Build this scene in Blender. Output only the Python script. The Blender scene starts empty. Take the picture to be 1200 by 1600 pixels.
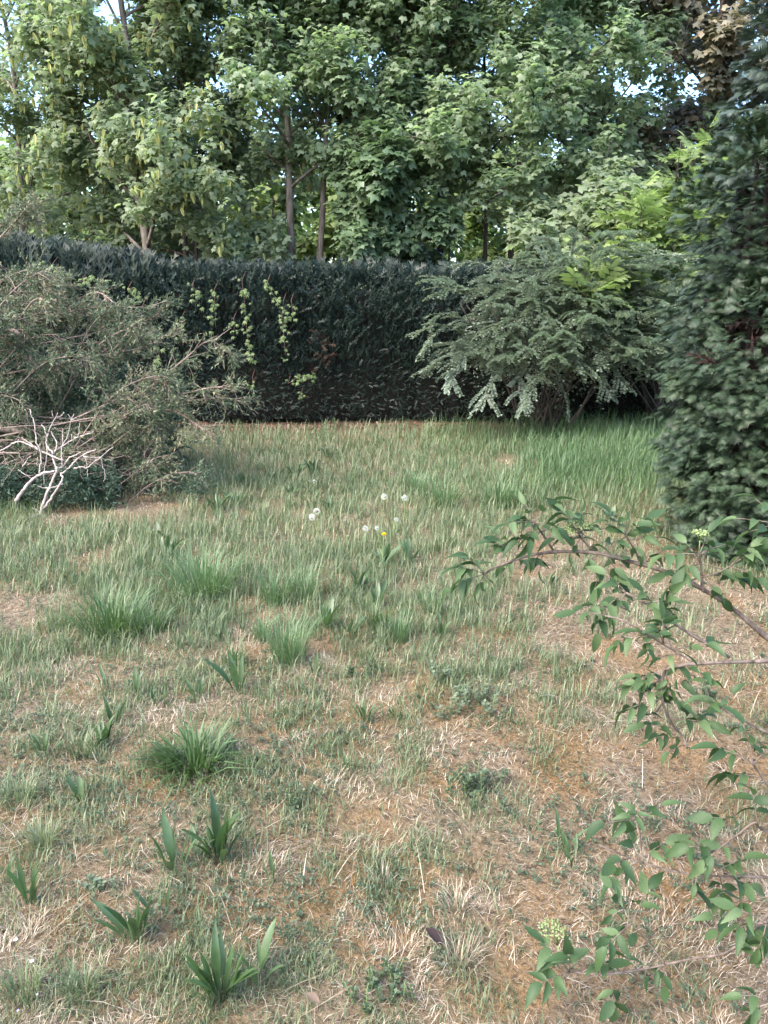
import bpy, math, random
import numpy as np
from mathutils import Matrix

# ------------------------------------------------------------------ camera, sky, sun, exposure
scene = bpy.context.scene
CAM_H, PITCH, FPX = 1.65, math.radians(15.0), 1202.0
cam_data = bpy.data.cameras.new('camera')
cam = bpy.data.objects.new('camera', cam_data)
scene.collection.objects.link(cam)
cam.location = (0, 0, CAM_H)
cam.rotation_euler = (math.pi / 2 - PITCH, 0, 0)
cam_data.sensor_fit = 'VERTICAL'
cam_data.sensor_height = 24.0
cam_data.lens = 24.0 * FPX / 1600.0
cam_data.clip_end = 2000
cam_data.clip_start = 0.02
scene.camera = cam

SUN_EL, SUN_AZ = math.radians(50), math.radians(-128)     # azimuth from +Y towards +X
world = bpy.data.worlds.new('World')
scene.world = world
world.use_nodes = True
wn = world.node_tree
for n in list(wn.nodes):
    wn.nodes.remove(n)
wo = wn.nodes.new('ShaderNodeOutputWorld')
bg = wn.nodes.new('ShaderNodeBackground')
sky = wn.nodes.new('ShaderNodeTexSky')
sky.sky_type = 'NISHITA'
sky.sun_disc = False
sky.sun_elevation = SUN_EL
sky.sun_rotation = SUN_AZ
sky.dust_density = 4.0
sky.air_density = 1.0
sky.ozone_density = 1.0
hs = wn.nodes.new('ShaderNodeHueSaturation')
hs.inputs['Saturation'].default_value = 1.25
wn.links.new(sky.outputs[0], hs.inputs['Color'])
wn.links.new(hs.outputs[0], bg.inputs['Color'])
bg.inputs['Strength'].default_value = 0.15
wn.links.new(bg.outputs[0], wo.inputs['Surface'])

sun_d = bpy.data.lights.new('sun', 'SUN')
sun_d.energy = 0.6
sun_d.angle = math.radians(40)
sun_d.color = (1.0, 0.99, 0.98)
sun = bpy.data.objects.new('sun', sun_d)
scene.collection.objects.link(sun)
sdir = np.array([math.sin(SUN_AZ) * math.cos(SUN_EL), math.cos(SUN_AZ) * math.cos(SUN_EL), math.sin(SUN_EL)])
from mathutils import Vector
sun.rotation_euler = Vector(sdir).to_track_quat('Z', 'Y').to_euler()

scene.view_settings.view_transform = 'Standard'
scene.view_settings.look = 'None'
scene.view_settings.gamma = 1.0
scene.view_settings.exposure = 2.55
scene.view_settings.use_curve_mapping = False
scene.render.engine = 'CYCLES'
scene.cycles.max_bounces = 7
scene.cycles.diffuse_bounces = 5
scene.cycles.glossy_bounces = 1
scene.cycles.transmission_bounces = 5
scene.cycles.transparent_max_bounces = 4

# ------------------------------------------------------------------ helpers
rng = np.random.default_rng(11)
CP, SP = math.cos(PITCH), math.sin(PITCH)


def at(px, py, Y):
    """the place seen at photo pixel (px,py), Y metres in front of the camera"""
    u = (px - 600.0) / FPX
    v = (800.0 - py) / FPX
    k = Y / (CP + v * SP)
    return np.array([u * k, Y, CAM_H + (-SP + v * CP) * k])


def gnd(px, py):
    """the place on the lawn seen at photo pixel (px,py)"""
    u = (px - 600.0) / FPX
    v = (800.0 - py) / FPX
    k = CAM_H / (SP - v * CP)
    x, y = u * k, (CP + v * SP) * k
    return np.array([x, y, float(ground_z(np.array([x]), np.array([y]))[0])])


def proj(x, y, z=0.0):
    dz = z - CAM_H
    f = y * CP - dz * SP
    f = np.maximum(f, 0.05)
    return 600 + FPX * x / f, 800 - FPX * (y * SP + dz * CP) / f


def pxm(y, z=0.3):
    """metres for one photo pixel at that distance"""
    return (y * CP - (z - CAM_H) * SP) / FPX


def _hash(ix, iy, s):
    h = (ix.astype(np.int64) * 374761393 + iy.astype(np.int64) * 668265263 + s * 1442695041) & 0x7fffffff
    h = ((h ^ (h >> 13)) * 1274126177) & 0x7fffffff
    return ((h ^ (h >> 16)) & 0xffff) / 65535.0


def vnoise(x, y, scale, s=0, octv=3):
    out = 0.0
    amp, tot = 1.0, 0.0
    for o in range(octv):
        X, Y = x / scale, y / scale
        ix, iy = np.floor(X), np.floor(Y)
        fx, fy = X - ix, Y - iy
        fx = fx * fx * (3 - 2 * fx)
        fy = fy * fy * (3 - 2 * fy)
        a = _hash(ix, iy, s + o) * (1 - fx) + _hash(ix + 1, iy, s + o) * fx
        b = _hash(ix, iy + 1, s + o) * (1 - fx) + _hash(ix + 1, iy + 1, s + o) * fx
        out = out + amp * (a * (1 - fy) + b * fy)
        tot += amp
        amp *= 0.5
        scale *= 0.5
    return out / tot


def ground_z(x, y):
    near = np.clip((40 - np.abs(y)) / 20, 0, 1)
    return near * (0.07 * (vnoise(x, y, 1.9, 5, 2) - 0.5) + 0.035 * (vnoise(x, y, 0.35, 9, 2) - 0.5))


def link(o):
    scene.collection.objects.link(o)
    return o


def make_mesh(name, V, F, mat, smooth=False):
    V = np.asarray(V, dtype=np.float32).reshape(-1, 3)
    F = np.asarray(F, dtype=np.int32).reshape(-1, 3)
    me = bpy.data.meshes.new(name)
    me.vertices.add(len(V))
    me.vertices.foreach_set('co', V.ravel())
    me.loops.add(len(F) * 3)
    me.loops.foreach_set('vertex_index', F.ravel())
    me.polygons.add(len(F))
    me.polygons.foreach_set('loop_start', np.arange(0, len(F) * 3, 3, dtype=np.int32))
    if smooth:
        me.polygons.foreach_set('use_smooth', np.ones(len(F), dtype=bool))
    me.update(calc_edges=True)
    if mat:
        me.materials.append(mat)
    return me


class Acc:
    def __init__(self):
        self.V, self.F, self.n = [], [], 0

    def add(self, V, F):
        V = np.asarray(V, dtype=np.float64).reshape(-1, 3)
        F = np.asarray(F, dtype=np.int64).reshape(-1, 3)
        self.V.append(V)
        self.F.append(F + self.n)
        self.n += len(V)

    def mesh(self, name, mat, origin=(0, 0, 0), smooth=False):
        V = np.concatenate(self.V) - np.asarray(origin)
        return make_mesh(name, V, np.concatenate(self.F), mat, smooth)

    def obj(self, name, mat, parent=None, origin=None, smooth=False, kind=None):
        if origin is None:
            origin = parent['_o'] if parent is not None and '_o' in parent else (0, 0, 0)
        o = bpy.data.objects.new(name, self.mesh(name, mat, origin, smooth))
        link(o)
        if parent is not None:
            o.parent = parent
        if kind:
            o['kind'] = kind
        return o


ORIG = {}


def thing(name, label, cat, loc, group=None):
    o = bpy.data.objects.new(name, None)
    o.empty_display_size = 0.1
    link(o)
    o.location = [float(a) for a in loc]
    o['label'] = label
    o['category'] = cat
    if group:
        o['group'] = group
    return o


def tag(o, label, cat, group=None):
    o['label'] = label
    o['category'] = cat
    if group:
        o['group'] = group
    return o


def part(acc, name, mat, parent, base, smooth=False, kind=None):
    return acc.obj(name, mat, parent, origin=base, smooth=smooth, kind=kind)


def inst(name, mesh, parent, base, pos, R, s):
    """a child object sharing mesh data; R columns are its axes"""
    o = bpy.data.objects.new(name, mesh)
    link(o)
    o.parent = parent
    M = Matrix.Identity(4)
    p = np.asarray(pos) - np.asarray(base)
    for i in range(3):
        for j in range(3):
            M[i][j] = float(R[i][j] * s)
        M[i][3] = float(p[i])
    o.matrix_basis = M
    return o


def nrm(a):
    a = np.asarray(a, dtype=float)
    return a / np.maximum(np.linalg.norm(a, axis=-1, keepdims=True), 1e-9)


def frames(d, n):
    """columns x,y,z with y along d and z towards n"""
    y = nrm(d)
    z = n - np.sum(n * y, -1, keepdims=True) * y
    z = nrm(z)
    x = np.cross(y, z)
    return np.stack([x, y, z], axis=-1)


def scatter(acc, T, pos, R, s):
    TV, TF = T
    s = np.asarray(s, dtype=float)
    if s.ndim == 1:
        s = s[:, None]
    N, K = len(pos), len(TV)
    if N == 0:
        return
    loc = TV[None, :, :] * s[:, None, :]
    V = np.einsum('nij,nkj->nki', R, loc) + np.asarray(pos)[:, None, :]
    F = TF[None, :, :] + (np.arange(N) * K)[:, None, None]
    acc.add(V.reshape(-1, 3), F.reshape(-1, 3))


def tube(acc, P, r, sides=6, cap=True):
    P = np.asarray(P, dtype=float)
    n = len(P)
    r = np.broadcast_to(np.asarray(r, dtype=float), (n,)) if np.ndim(r) else np.full(n, float(r))
    T = nrm(np.gradient(P, axis=0))
    ref = np.array([0.31, 0.17, 0.93]) if abs(T[0][2]) < 0.8 else np.array([0.93, 0.31, 0.17])
    A = nrm(np.cross(T, ref))
    B = np.cross(T, A)
    a = np.arange(sides) * 2 * math.pi / sides
    ring = P[:, None, :] + r[:, None, None] * (np.cos(a)[None, :, None] * A[:, None, :] + np.sin(a)[None, :, None] * B[:, None, :])
    V = np.concatenate([ring.reshape(-1, 3), P[:1], P[-1:]])
    i = np.arange(n - 1)[:, None] * sides
    j = np.arange(sides)[None, :]
    j2 = (j + 1) % sides
    q = np.stack([i + j, i + j2, i + sides + j2, i + sides + j], -1).reshape(-1, 4)
    F = np.concatenate([q[:, [0, 1, 2]], q[:, [0, 2, 3]]])
    c0, c1 = n * sides, n * sides + 1
    jj = np.arange(sides)
    if cap:
      F = np.concatenate([F, np.stack([np.full(sides, c0), (jj + 1) % sides, jj], -1),
                        np.stack([np.full(sides, c1), (n - 1) * sides + jj, (n - 1) * sides + (jj + 1) % sides], -1)])
    acc.add(V, F)


def smooth_line(pts, n):
    """Catmull-Rom through the points, n samples"""
    P = np.asarray(pts, dtype=float)
    Q = np.concatenate([[2 * P[0] - P[1]], P, [2 * P[-1] - P[-2]]])
    seg = len(P) - 1
    t = np.linspace(0, seg - 1e-6, n)
    k = t.astype(int)
    f = (t - k)[:, None]
    p0, p1, p2, p3 = Q[k], Q[k + 1], Q[k + 2], Q[k + 3]
    return 0.5 * (2 * p1 + (p2 - p0) * f + (2 * p0 - 5 * p1 + 4 * p2 - p3) * f ** 2 + (3 * p1 - p0 - 3 * p2 + p3) * f ** 3)


def grow(p, d, L, n, bend, wob, rg):
    """a growing shoot: n points, bend added to the direction along it"""
    P = [np.array(p, float)]
    d = nrm(d)
    for i in range(n - 1):
        d = nrm(d + np.asarray(bend) / n + rg.normal(0, wob, 3))
        P.append(P[-1] + d * L / (n - 1))
    return np.array(P)


# ------------------------------------------------------------------ materials
def new_mat(name):
    m = bpy.data.materials.new(name)
    m.use_nodes = True
    nt = m.node_tree
    for n in list(nt.nodes):
        nt.nodes.remove(n)
    out = nt.nodes.new('ShaderNodeOutputMaterial')
    return m, nt, out


def ramp(nt, stops):
    r = nt.nodes.new('ShaderNodeValToRGB')
    e = r.color_ramp.elements
    while len(e) < len(stops):
        e.new(0.5)
    for i, (p, c) in enumerate(stops):
        e[i].position = p
        e[i].color = (c[0], c[1], c[2], 1)
    return r


def leaf_mat(name, stops, trans=0.35, rough=0.5, spec=0.4, patch=0.0, patch_scale=1.0, veins=False):
    m, nt, out = new_mat(name)
    g = nt.nodes.new('ShaderNodeNewGeometry')
    oi = nt.nodes.new('ShaderNodeObjectInfo')
    ad = nt.nodes.new('ShaderNodeMath')
    ad.operation = 'ADD'
    nt.links.new(g.outputs['Random Per Island'], ad.inputs[0])
    nt.links.new(oi.outputs['Random'], ad.inputs[1])
    fr = nt.nodes.new('ShaderNodeMath')
    fr.operation = 'FRACT'
    nt.links.new(ad.outputs[0], fr.inputs[0])
    fac = fr.outputs[0]
    if patch > 0:
        nz = nt.nodes.new('ShaderNodeTexNoise')
        nz.inputs['Scale'].default_value = patch_scale
        nz.inputs['Detail'].default_value = 2
        nt.links.new(g.outputs['Position'], nz.inputs['Vector'])
        mr = nt.nodes.new('ShaderNodeMapRange')
        mr.inputs['From Min'].default_value = 0.3
        mr.inputs['From Max'].default_value = 0.7
        nt.links.new(nz.outputs['Fac'], mr.inputs['Value'])
        mx = nt.nodes.new('ShaderNodeMix')
        mx.inputs[0].default_value = patch
        nt.links.new(fac, mx.inputs[2])
        nt.links.new(mr.outputs[0], mx.inputs[3])
        fac = mx.outputs[0]
    rp = ramp(nt, stops)
    nt.links.new(fac, rp.inputs[0])
    col = rp.outputs[0]
    if veins:
        tc = nt.nodes.new('ShaderNodeTexCoord')
        nz2 = nt.nodes.new('ShaderNodeTexNoise')
        nz2.inputs['Scale'].default_value = 9
        nz2.inputs['Detail'].default_value = 3
        nt.links.new(tc.outputs['Object'], nz2.inputs['Vector'])
        mr2 = nt.nodes.new('ShaderNodeMapRange')
        mr2.inputs['To Min'].default_value = 0.72
        mr2.inputs['To Max'].default_value = 1.25
        nt.links.new(nz2.outputs['Fac'], mr2.inputs['Value'])
        vm = nt.nodes.new('ShaderNodeVectorMath')
        vm.operation = 'SCALE'
        nt.links.new(col, vm.inputs[0])
        nt.links.new(mr2.outputs[0], vm.inputs['Scale'])
        col = vm.outputs[0]
    b = nt.nodes.new('ShaderNodeBsdfPrincipled')
    b.inputs['Roughness'].default_value = rough
    b.inputs['Specular IOR Level'].default_value = spec
    nt.links.new(col, b.inputs['Base Color'])
    if trans > 0:
        t = nt.nodes.new('ShaderNodeBsdfTranslucent')
        sc = nt.nodes.new('ShaderNodeVectorMath')
        sc.operation = 'MULTIPLY'
        sc.inputs[1].default_value = (1.2, 1.35, 0.9)
        nt.links.new(col, sc.inputs[0])
        nt.links.new(sc.outputs[0], t.inputs['Color'])
        mxs = nt.nodes.new('ShaderNodeMixShader')
        mxs.inputs[0].default_value = trans
        nt.links.new(b.outputs[0], mxs.inputs[1])
        nt.links.new(t.outputs[0], mxs.inputs[2])
        nt.links.new(mxs.outputs[0], out.inputs['Surface'])
    else:
        nt.links.new(b.outputs[0], out.inputs['Surface'])
    return m


def bark_mat(name, c1, c2, scale=18, stretch=0.25, bump=0.5, rough=0.85):
    m, nt, out = new_mat(name)
    tc = nt.nodes.new('ShaderNodeTexCoord')
    mp = nt.nodes.new('ShaderNodeMapping')
    mp.inputs['Scale'].default_value = (1, 1, stretch)
    nt.links.new(tc.outputs['Object'], mp.inputs[0])
    nz = nt.nodes.new('ShaderNodeTexNoise')
    nz.inputs['Scale'].default_value = scale
    nz.inputs['Detail'].default_value = 5
    nt.links.new(mp.outputs[0], nz.inputs['Vector'])
    rp = ramp(nt, [(0.3, c1), (0.7, c2)])
    nt.links.new(nz.outputs['Fac'], rp.inputs[0])
    b = nt.nodes.new('ShaderNodeBsdfPrincipled')
    b.inputs['Roughness'].default_value = rough
    b.inputs['Specular IOR Level'].default_value = 0.2
    nt.links.new(rp.outputs[0], b.inputs['Base Color'])
    bp = nt.nodes.new('ShaderNodeBump')
    bp.inputs['Strength'].default_value = bump
    bp.inputs['Distance'].default_value = 0.01
    nt.links.new(nz.outputs['Fac'], bp.inputs['Height'])
    nt.links.new(bp.outputs[0], b.inputs['Normal'])
    nt.links.new(b.outputs[0], out.inputs['Surface'])
    return m


def ground_material():
    m, nt, out = new_mat('thatch_ground')
    tc = nt.nodes.new('ShaderNodeTexCoord')

    def noise(scale, detail=4, rough=0.6):
        n = nt.nodes.new('ShaderNodeTexNoise')
        n.inputs['Scale'].default_value = scale
        n.inputs['Detail'].default_value = detail
        n.inputs['Roughness'].default_value = rough
        nt.links.new(tc.outputs['Object'], n.inputs['Vector'])
        return n.outputs['Fac']

    def mix(f, a, b):
        x = nt.nodes.new('ShaderNodeMix')
        x.data_type = 'RGBA'
        for s, v in ((x.inputs[0], f), (x.inputs[6], a), (x.inputs[7], b)):
            if isinstance(v, tuple):
                s.default_value = (*v, 1)
            elif isinstance(v, float):
                s.default_value = v
            else:
                nt.links.new(v, s)
        return x.outputs[2]

    def step(f, lo, hi):
        r = nt.nodes.new('ShaderNodeMapRange')
        r.inputs['From Min'].default_value = lo
        r.inputs['From Max'].default_value = hi
        nt.links.new(f, r.inputs['Value'])
        return r.outputs[0]

    def attr(nm):
        a = nt.nodes.new('ShaderNodeAttribute')
        a.attribute_name = nm
        return a.outputs['Fac']

    straw = mix(step(noise(60, 3), 0.35, 0.65), (0.10, 0.078, 0.05), (0.26, 0.205, 0.14))
    moss = mix(step(noise(90, 3), 0.35, 0.65), (0.10, 0.065, 0.03), (0.28, 0.17, 0.08))
    c = mix(attr('moss'), straw, moss)
    c = mix(step(noise(35, 5, 0.7), 0.52, 0.66), c, (0.045, 0.035, 0.025))
    green = mix(step(noise(40, 3), 0.35, 0.65), (0.05, 0.06, 0.028), (0.17, 0.15, 0.085))
    c = mix(attr('green'), c, green)
    soil = mix(step(noise(25, 4), 0.35, 0.65), (0.07, 0.04, 0.032), (0.24, 0.13, 0.10))
    c = mix(attr('soil'), c, soil)
    b = nt.nodes.new('ShaderNodeBsdfPrincipled')
    b.inputs['Roughness'].default_value = 0.95
    b.inputs['Specular IOR Level'].default_value = 0.1
    nt.links.new(c, b.inputs['Base Color'])
    bp = nt.nodes.new('ShaderNodeBump')
    bp.inputs['Strength'].default_value = 0.9
    bp.inputs['Distance'].default_value = 0.02
    nt.links.new(noise(80, 5, 0.7), bp.inputs['Height'])
    nt.links.new(bp.outputs[0], b.inputs['Normal'])
    nt.links.new(b.outputs[0], out.inputs['Surface'])
    return m


def plain(name, col, rough=0.7, spec=0.3):
    m, nt, out = new_mat(name)
    b = nt.nodes.new('ShaderNodeBsdfPrincipled')
    tc = nt.nodes.new('ShaderNodeTexCoord')
    nz = nt.nodes.new('ShaderNodeTexNoise')
    nz.inputs['Scale'].default_value = 30
    nt.links.new(tc.outputs['Object'], nz.inputs['Vector'])
    rp = ramp(nt, [(0.3, [c * 0.8 for c in col]), (0.7, [min(1, c * 1.1) for c in col])])
    nt.links.new(nz.outputs['Fac'], rp.inputs[0])
    nt.links.new(rp.outputs[0], b.inputs['Base Color'])
    b.inputs['Roughness'].default_value = rough
    b.inputs['Specular IOR Level'].default_value = spec
    nt.links.new(b.outputs[0], out.inputs['Surface'])
    return m


M = dict(
    ground=ground_material(),
    straw=leaf_mat('dry_straw', [(0.0, (0.085, 0.067, 0.045)), (0.3, (0.185, 0.15, 0.102)), (0.7, (0.325, 0.275, 0.20)), (1.0, (0.52, 0.46, 0.37))], 0.15, 0.6, 0.3),
    moss=leaf_mat('orange_moss', [(0.0, (0.09, 0.075, 0.03)), (0.5, (0.25, 0.16, 0.07)), (1.0, (0.37, 0.25, 0.13))], 0.25, 0.8, 0.1, 0.4, 3.0),
    blade=leaf_mat('grass_blade', [(0.0, (0.055, 0.09, 0.043)), (0.5, (0.115, 0.165, 0.082)), (0.8, (0.20, 0.235, 0.13)), (1.0, (0.36, 0.32, 0.21))], 0.3, 0.45, 0.45, 0.3, 1.2),
    tall=leaf_mat('tall_grass_blade', [(0.0, (0.055, 0.11, 0.045)), (0.6, (0.105, 0.18, 0.08)), (1.0, (0.19, 0.255, 0.13))], 0.35, 0.45, 0.45, 0.4, 0.8),
    tuss=leaf_mat('tussock_blade', [(0.0, (0.035, 0.075, 0.022)), (0.7, (0.075, 0.135, 0.045)), (1.0, (0.13, 0.195, 0.08))], 0.3, 0.4, 0.5),
    cover=leaf_mat('ground_cover_leaf', [(0.0, (0.028, 0.05, 0.026)), (0.7, (0.06, 0.095, 0.05)), (1.0, (0.11, 0.145, 0.08))], 0.25, 0.5, 0.4),
    greycover=leaf_mat('vetch_leaf', [(0.0, (0.07, 0.10, 0.06)), (1.0, (0.16, 0.20, 0.13))], 0.2, 0.6, 0.3),
    plantain=leaf_mat('plantain_leaf', [(0.0, (0.035, 0.07, 0.028)), (0.6, (0.06, 0.11, 0.042)), (1.0, (0.09, 0.145, 0.065))], 0.3, 0.4, 0.5, veins=True),
    maple=leaf_mat('maple_leaf', [(0.0, (0.14, 0.195, 0.12)), (0.5, (0.205, 0.275, 0.17)), (1.0, (0.29, 0.365, 0.235))], 0.56, 0.42, 0.45, 0.55, 0.5),
    sycam=leaf_mat('sycamore_leaf', [(0.0, (0.165, 0.22, 0.14)), (0.5, (0.225, 0.285, 0.185)), (1.0, (0.30, 0.365, 0.24))], 0.56, 0.45, 0.4, 0.45, 0.5),
    dkmaple=leaf_mat('dark_maple_leaf', [(0.0, (0.065, 0.11, 0.06)), (0.6, (0.11, 0.17, 0.09)), (1.0, (0.165, 0.235, 0.13))], 0.35, 0.4, 0.5, 0.4, 0.6),
    wood=leaf_mat('woodland_leaf', [(0.0, (0.11, 0.165, 0.06)), (0.5, (0.17, 0.24, 0.09)), (1.0, (0.25, 0.32, 0.13))], 0.5, 0.5, 0.3, 0.5, 0.4),  # yellow green tone stands in for light coming through the wood
    copper=leaf_mat('copper_leaf', [(0.0, (0.10, 0.11, 0.08)), (0.5, (0.17, 0.165, 0.12)), (1.0, (0.26, 0.22, 0.155))], 0.3, 0.45, 0.4, 0.3, 0.7),
    raceme=leaf_mat('flower_raceme', [(0.0, (0.30, 0.32, 0.13)), (1.0, (0.46, 0.47, 0.22))], 0.3, 0.7, 0.2),
    hedge=leaf_mat('hedge_spray', [(0.0, (0.006, 0.013, 0.010)), (0.6, (0.013, 0.027, 0.021)), (0.9, (0.028, 0.048, 0.036)), (1.0, (0.052, 0.078, 0.052))], 0.12, 0.5, 0.35, 0.45, 1.3),
    hedgebrown=leaf_mat('hedge_dead_spray', [(0.0, (0.02, 0.014, 0.01)), (1.0, (0.06, 0.034, 0.022))], 0.1, 0.7, 0.2),
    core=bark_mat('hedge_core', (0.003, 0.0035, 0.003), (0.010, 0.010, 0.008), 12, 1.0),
    thuja=leaf_mat('thuja_spray', [(0.0, (0.009, 0.019, 0.011)), (0.5, (0.026, 0.047, 0.025)), (1.0, (0.066, 0.10, 0.053))], 0.15, 0.5, 0.35, 0.45, 2.0),
    bthuja=leaf_mat('blue_conifer_spray', [(0.0, (0.02, 0.038, 0.03)), (0.5, (0.045, 0.07, 0.055)), (1.0, (0.085, 0.12, 0.098))], 0.15, 0.5, 0.35, 0.4, 2.0),
    thujabrown=leaf_mat('thuja_dead_spray', [(0.0, (0.012, 0.009, 0.008)), (1.0, (0.045, 0.028, 0.024))], 0.05, 0.8, 0.1),
    coto=leaf_mat('cotoneaster_leaf', [(0.0, (0.13, 0.18, 0.135)), (0.5, (0.20, 0.26, 0.205)), (1.0, (0.26, 0.32, 0.26))], 0.3, 0.4, 0.5),
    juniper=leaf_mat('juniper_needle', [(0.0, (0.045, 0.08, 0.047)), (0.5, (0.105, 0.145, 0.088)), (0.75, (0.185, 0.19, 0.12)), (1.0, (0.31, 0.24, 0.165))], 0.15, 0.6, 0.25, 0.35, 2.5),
    juniperdk=leaf_mat('juniper_low_and_shade_needle', [(0.0, (0.018, 0.04, 0.025)), (1.0, (0.06, 0.10, 0.065))], 0.15, 0.55, 0.3),  # dark low needles; the inner sprigs carry their shade in this colour
    elder=leaf_mat('elder_leaf', [(0.0, (0.13, 0.19, 0.07)), (0.5, (0.19, 0.265, 0.10)), (1.0, (0.26, 0.335, 0.14))], 0.45, 0.45, 0.35, 0.3, 1.0),
    elderfg=leaf_mat('elder_near_leaf', [(0.0, (0.028, 0.06, 0.024)), (0.5, (0.052, 0.098, 0.038)), (1.0, (0.10, 0.155, 0.07))], 0.35, 0.5, 0.3, veins=True),
    vine=leaf_mat('creeper_leaf', [(0.0, (0.07, 0.115, 0.04)), (0.5, (0.11, 0.165, 0.058)), (1.0, (0.16, 0.22, 0.085))], 0.35, 0.5, 0.35),
    bark=bark_mat('maple_bark', (0.08, 0.07, 0.06), (0.22, 0.19, 0.165)),
    dkbark=bark_mat('dark_bark', (0.03, 0.026, 0.022), (0.09, 0.075, 0.065)),
    twig=bark_mat('juniper_bark', (0.10, 0.078, 0.065), (0.28, 0.225, 0.195), 30, 0.5),
    dead=bark_mat('bleached_wood', (0.19, 0.16, 0.145), (0.46, 0.40, 0.375), 25, 0.5, 0.3),
    elderbark=bark_mat('elder_bark', (0.05, 0.04, 0.033), (0.19, 0.155, 0.13), 60, 0.4),
    greenstem=plain('green_stem', (0.16, 0.22, 0.08)),
    redstem=plain('brown_stem', (0.10, 0.06, 0.05)),
    white=plain('white_paint', (0.78, 0.8, 0.84), 0.5),
    fluff=leaf_mat('dandelion_fluff', [(0, (0.5, 0.5, 0.52)), (1, (0.66, 0.66, 0.68))], 0.5, 0.8, 0.1),
    yellow=leaf_mat('dandelion_petal', [(0, (0.75, 0.52, 0.02)), (1, (0.85, 0.68, 0.04))], 0.2, 0.6, 0.2),
    petal=leaf_mat('daisy_petal', [(0, (0.75, 0.75, 0.76)), (1, (0.85, 0.85, 0.85))], 0.2, 0.6, 0.2),
    bluepetal=leaf_mat('speedwell_petal', [(0, (0.16, 0.2, 0.55)), (1, (0.3, 0.33, 0.7))], 0.2, 0.6, 0.2),
    corymb=leaf_mat('elder_bud', [(0, (0.14, 0.20, 0.075)), (1, (0.27, 0.34, 0.16))], 0.2, 0.7, 0.2),
    litter=leaf_mat('litter_leaf', [(0, (0.035, 0.022, 0.016)), (0.6, (0.11, 0.065, 0.045)), (1, (0.22, 0.15, 0.11))], 0.1, 0.7, 0.2),
    deadleaf=plain('dark_dead_leaf', (0.035, 0.022, 0.02), 0.6),
    tanleaf=plain('tan_dead_leaf', (0.2, 0.14, 0.095), 0.7),
)


# ------------------------------------------------------------------ leaf templates (length 1 along +Y, face +Z)
def tmpl(V, F):
    return np.array(V, float), np.array(F, int)


def t_maple():
    half = [(0.36, 0.02), (0.58, 0.48), (0.22, 0.52)]
    out = [(0, 0.08)] + half + [(0, 1.0)] + [(-x, y) for x, y in reversed(half)]
    V = [(0, 0.36, 0.05)]
    for x, y in out:
        V.append((x, y, -0.28 * (x * x) - 0.22 * max(0, y - 0.35) ** 2 * 1.6))
    n = len(out)
    F = [(0, 1 + (i + 1) % n, 1 + i) for i in range(n)]
    return tmpl(V, F)


def t_leaf4():
    V = [(0, 0, 0), (0.42, 0.4, -0.08), (0, 1, -0.2), (-0.42, 0.4, -0.08), (0, 0.45, 0.05)]
    return tmpl(V, [(0, 1, 4), (1, 2, 4), (2, 3, 4), (3, 0, 4)])


def t_small():
    V = [(0, 0, 0), (0.34, 0.5, 0.08), (0, 1, 0), (-0.34, 0.5, 0.08)]
    return tmpl(V, [(0, 1, 2), (0, 2, 3)])


def t_feather(pairs=5, spread=0.34, droop=0.2, w=0.075, fl=0.42):
    """flat conifer spray: an axis with pairs of narrow fingers"""
    V, F = [], []

    def finger(a, b, w):
        a, b = np.array(a), np.array(b)
        d = nrm(b - a)
        s = np.array([d[1], -d[0], 0]) * w
        k = len(V)
        V.extend([a - s, a + s, (a + b) / 2 + s * 1.1, b, (a + b) / 2 - s * 1.1])
        F.extend([(k, k + 1, k + 2), (k, k + 2, k + 4), (k + 4, k + 2, k + 3)])

    def fin1(a, b, w):
        a, b = np.array(a), np.array(b)
        d = nrm(b - a)
        s = np.array([d[1], -d[0], 0]) * w
        k = len(V)
        V.extend([a - s, a + s, b])
        F.append((k, k + 1, k + 2))
    finger((0, 0, 0), (0, 1, 0), w * 0.8)
    for i in range(pairs):
        y = 0.12 + 0.62 * i / max(1, pairs - 1)
        l = fl * (1 - 0.55 * i / pairs) * (0.75 if i == 0 else 1)
        for sgn in (-1, 1):
            fin1((0, y, 0), (sgn * l * spread / 0.34 * 0.75, y + l * 0.8, 0.0), w)
    V = np.array(V, float)
    V[:, 2] -= droop * V[:, 1] ** 2 + 0.25 * V[:, 0] ** 2
    return V, np.array(F, int)


def t_sprig(n=9, seed=1):
    rg = np.random.default_rng(seed)
    V, F = [], []
    for i in range(n):
        y = i / n
        a = rg.uniform(0, 2 * math.pi)
        out = np.array([math.cos(a) * 0.26, 0.28, math.sin(a) * 0.26])
        b = np.array([0, y, 0])
        s = np.array([math.sin(a), 0.15, -math.cos(a)]) * 0.07
        k = len(V)
        V.extend([b - s, b + s, b + out])
        F.append((k, k + 1, k + 2))
    return tmpl(V, F)


def t_raceme():
    V, F = [], []
    for k in range(2):
        a = k * math.pi / 2
        c, s = math.cos(a), math.sin(a)
        prof = [(0.0, 0.03), (0.2, 0.13), (0.45, 0.15), (0.75, 0.10), (1.0, 0.02)]
        b = len(V)
        for y, w in prof:
            V.append((c * w, y, s * w))
            V.append((-c * w, y, -s * w))
        for i in range(len(prof) - 1):
            q = b + 2 * i
            F += [(q, q + 1, q + 3), (q, q + 3, q + 2)]
    return tmpl(V, F)


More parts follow.
